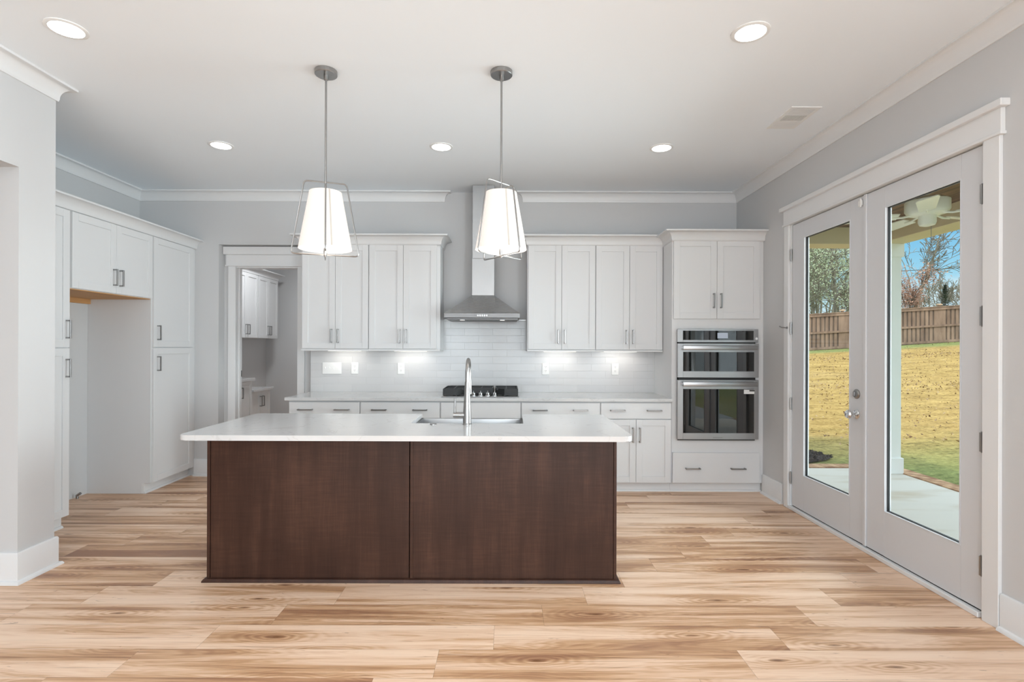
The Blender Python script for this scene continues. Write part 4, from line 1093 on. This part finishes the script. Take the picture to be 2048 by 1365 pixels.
obj('rear_board_panel', b, 'fencedark', fc)
for za, zb in ((-.13, 0), (-.98, -.88), (-1.78, -1.66)):
    b = BM(); skew_box(b, FX0, FX1, -.045, .0, za, zb); obj('rail', b, 'fence', fc)
b = BM(); skew_box(b, FX0, FX1, -.07, .07, 0, .045); obj('top_cap', b, 'fence', fc)
for p in posts:
    b = BM(); box(b, p-.05, p+.05, .045, .14, ftop(p)-1.9, ftop(p)+.10); box(b, p-.25, p+.25, -.004, .0, ftop(p)-1.70, ftop(p)-.10)
    q = obj('post', b, 'fence', fc)
    b = BM(); box(b, p-.10, p+.10, .0, .19, ftop(p)+.10, ftop(p)+.14); prism(b, [(p-.08, .02), (p+.08, .02), (p+.08, .17), (p-.08, .17)], ftop(p)+.14, ftop(p)+.17); obj('post_cap', b, 'litecap', q) if 'litecap' in M else obj('post_cap', b, simple_noise_mat('pale_cap_wood', srgb(196, 160, 130), srgb(222, 190, 160), 4), q)

# trees
def grow(segs, tips, p, d, L, r, lev, rng, spread, up, minr=.016, nmax=4000):
    n = 4 if lev > 2 else 3; pts = [p.copy()]; rad = [r]; q = p.copy(); dd = d.copy()
    for i in range(n):
        dd = (dd + Vector((rng.gauss(0, .11), rng.gauss(0, .11), rng.gauss(0, .07)+up*.06))).normalized()
        q = q + dd*(L/n); pts.append(q.copy()); rad.append(max(r*(1-.45*(i+1)/n), minr))
    segs.append((pts, rad)); tips.append((q.copy(), lev))
    if lev <= 0 or len(segs) > nmax: return
    k = rng.choice((2, 3, 3)) if lev > 1 else rng.choice((2, 3))
    for j in range(k):
        i = rng.randint(1, n) if j else n
        ax = dd.orthogonal().normalized(); ax.rotate(Matrix.Rotation(rng.uniform(0, 6.28), 3, dd))
        a = rng.uniform(.3, 1.0)*spread*(1 if j else .5)
        nd = dd.copy(); nd.rotate(Matrix.Rotation(a, 3, ax))
        grow(segs, tips, pts[i], nd, L*rng.uniform(.62, .86), (rad[n]*.96 if j == 0 else rad[i]*rng.uniform(.45, .7)), lev-1, rng, spread, up, minr, nmax)
def tree(label, x, y, h, r, lev, seed, leafmat, nleaf, lsize, barkm='bark', spread=.8, up=1, trunkfrac=.34, shape='crown', leafh=(0, 99), name='tree', group=None, side=0):
    rng = random.Random(seed); z0 = ground(x, y)-.2
    o = thing(name, label, 'tree', (x, y, z0), 0, group)
    segs, tips = [], []
    if shape == 'crown':
        grow(segs, tips, Vector((0, 0, 0)), Vector((rng.uniform(-.06, .06), 0, 1)), h*trunkfrac, r, lev, rng, spread, up)
    else:   # tall excurrent trunk with side branches
        pts = [Vector((rng.gauss(0, .03)*i, rng.gauss(0, .03)*i, h*i/14)) for i in range(15)]
        segs.append((pts, [max(r*(1-i/15), .012) for i in range(15)]))
        for i in range(3, 15):
            for _ in range(3):
                a = rng.uniform(0, 6.28); e = rng.uniform(.1, .9)
                d = Vector((math.cos(a), math.sin(a), e)).normalized()
                grow(segs, tips, pts[i-1].lerp(pts[i], rng.random()), d, h*.085*(1.6-i/15)*rng.uniform(.7, 1.3), r*.28*(1.15-i/15), 2, rng, .8, .6)
    b = BM()
    for pts, rad in segs: tube(b, pts, 0, 5 if rad[0] > .03 else 3, caps=False, radii=rad)
    obj('trunk_and_branches', b, barkm, o, smooth=True)
    if nleaf:
        b = BM(); tl = [t for t in tips if t[1] <= 1 and leafh[0] < t[0].z < leafh[1] and (not side or t[0].x*side < .8)]
        if tl:
            for _ in range(nleaf):
                t, _l = rng.choice(tl); c = t + Vector((rng.gauss(0, .22), rng.gauss(0, .22), rng.gauss(0, .22)))
                s_ = lsize*rng.uniform(.6, 1.3); u = Vector((rng.gauss(0, 1), rng.gauss(0, 1), rng.gauss(0, 1))).normalized(); w_ = u.orthogonal().normalized()
                b.faces.new([b.verts.new(q) for q in (c-u*s_, c+w_*s_*.55, c+u*s_, c-w_*s_*.55)])
        obj('foliage', b, leafmat, o)
    return o
kinds = ['slender grey tree in the wooded patch beyond the fence, seen through the far door leaf', 'tall pale green tree crowding the woods beyond the fence, seen through the far door leaf']
rngt = random.Random(11)
wood = []
for i in range(19):
    y_ = rngt.uniform(31, 46); fx = .530+.0060*i + rngt.uniform(-.006, .006)
    green = i % 5 in (1, 3) or i > 12
    tree(kinds[1] if green else kinds[0], fx*y_, y_, rngt.uniform(11, 15), rngt.uniform(.07, .13), 3, 100+i, 'leafgreen', 6500 if green else 2000, .050 if green else .045, 'bark', shape='tall', group='green trees beyond the fence' if green else 'bare slender trees beyond the fence')
tree('large bare oak with rust-coloured leaves on its low branches, beyond the fence', 24.5, 31.5, 12, .22, 7, 21, 'leafrust', 5200, .055, 'bark', 1.0, .5, .20, leafh=(0, 3.9), name='oak_tree', side=1)
tree('small rust-leaved tree close behind the fence left of the oak', 22.7, 30.0, 5.0, .07, 5, 9, 'leafrust', 4200, .055, 'darkbark', .8, .6, .3, name='oak_tree')
for i, (fx, y_, h_) in enumerate(((.795, 40, 6.5), (.825, 42, 6), (.848, 38, 5.5), (.870, 41, 6.5), (.90, 40, 6))):
    tree('low bare tree on the horizon beyond the fence, right of the oak', fx*y_, y_, h_, .09, 6, 40+i, None, 0, .05, 'bark', .85, .8, .24, group='low bare trees on the horizon')
# small conifer
cn = thing('conifer', 'small dark conifer beyond the fence right of the oak', 'tree', (.829*37, 37, ground(.829*37, 37)))
b = BM(); tube(b, [(0, 0, 0), (0, 0, 3.4)], .06, 6, radii=[.07, .015]); obj('trunk', b, 'darkbark', cn)
b = BM(); rr_ = random.Random(3)
for _ in range(2400):
    t = rr_.random(); z_ = .5+3.1*t; r_ = (1-t)*1.0*math.sqrt(rr_.random()); a = rr_.uniform(0, 6.28); c = Vector((r_*math.cos(a), r_*math.sin(a), z_))
    u = Vector((math.cos(a), math.sin(a), .2))*.12; w_ = Vector((-math.sin(a), math.cos(a), 0))*.03
    b.faces.new([b.verts.new(q) for q in (c-u, c+w_, c+u, c-w_)])
obj('foliage', b, 'leafpine', cn)
b = BM(); pts = [(14+i*2.0, 36, 5.9+i*.115-.012*(i-8)**2*-.2) for i in range(16)]; tube(b, pts, .02, 5)
simple('power_line', 'thin overhead power line crossing the sky beyond the fence', 'cable', b, 'slot')
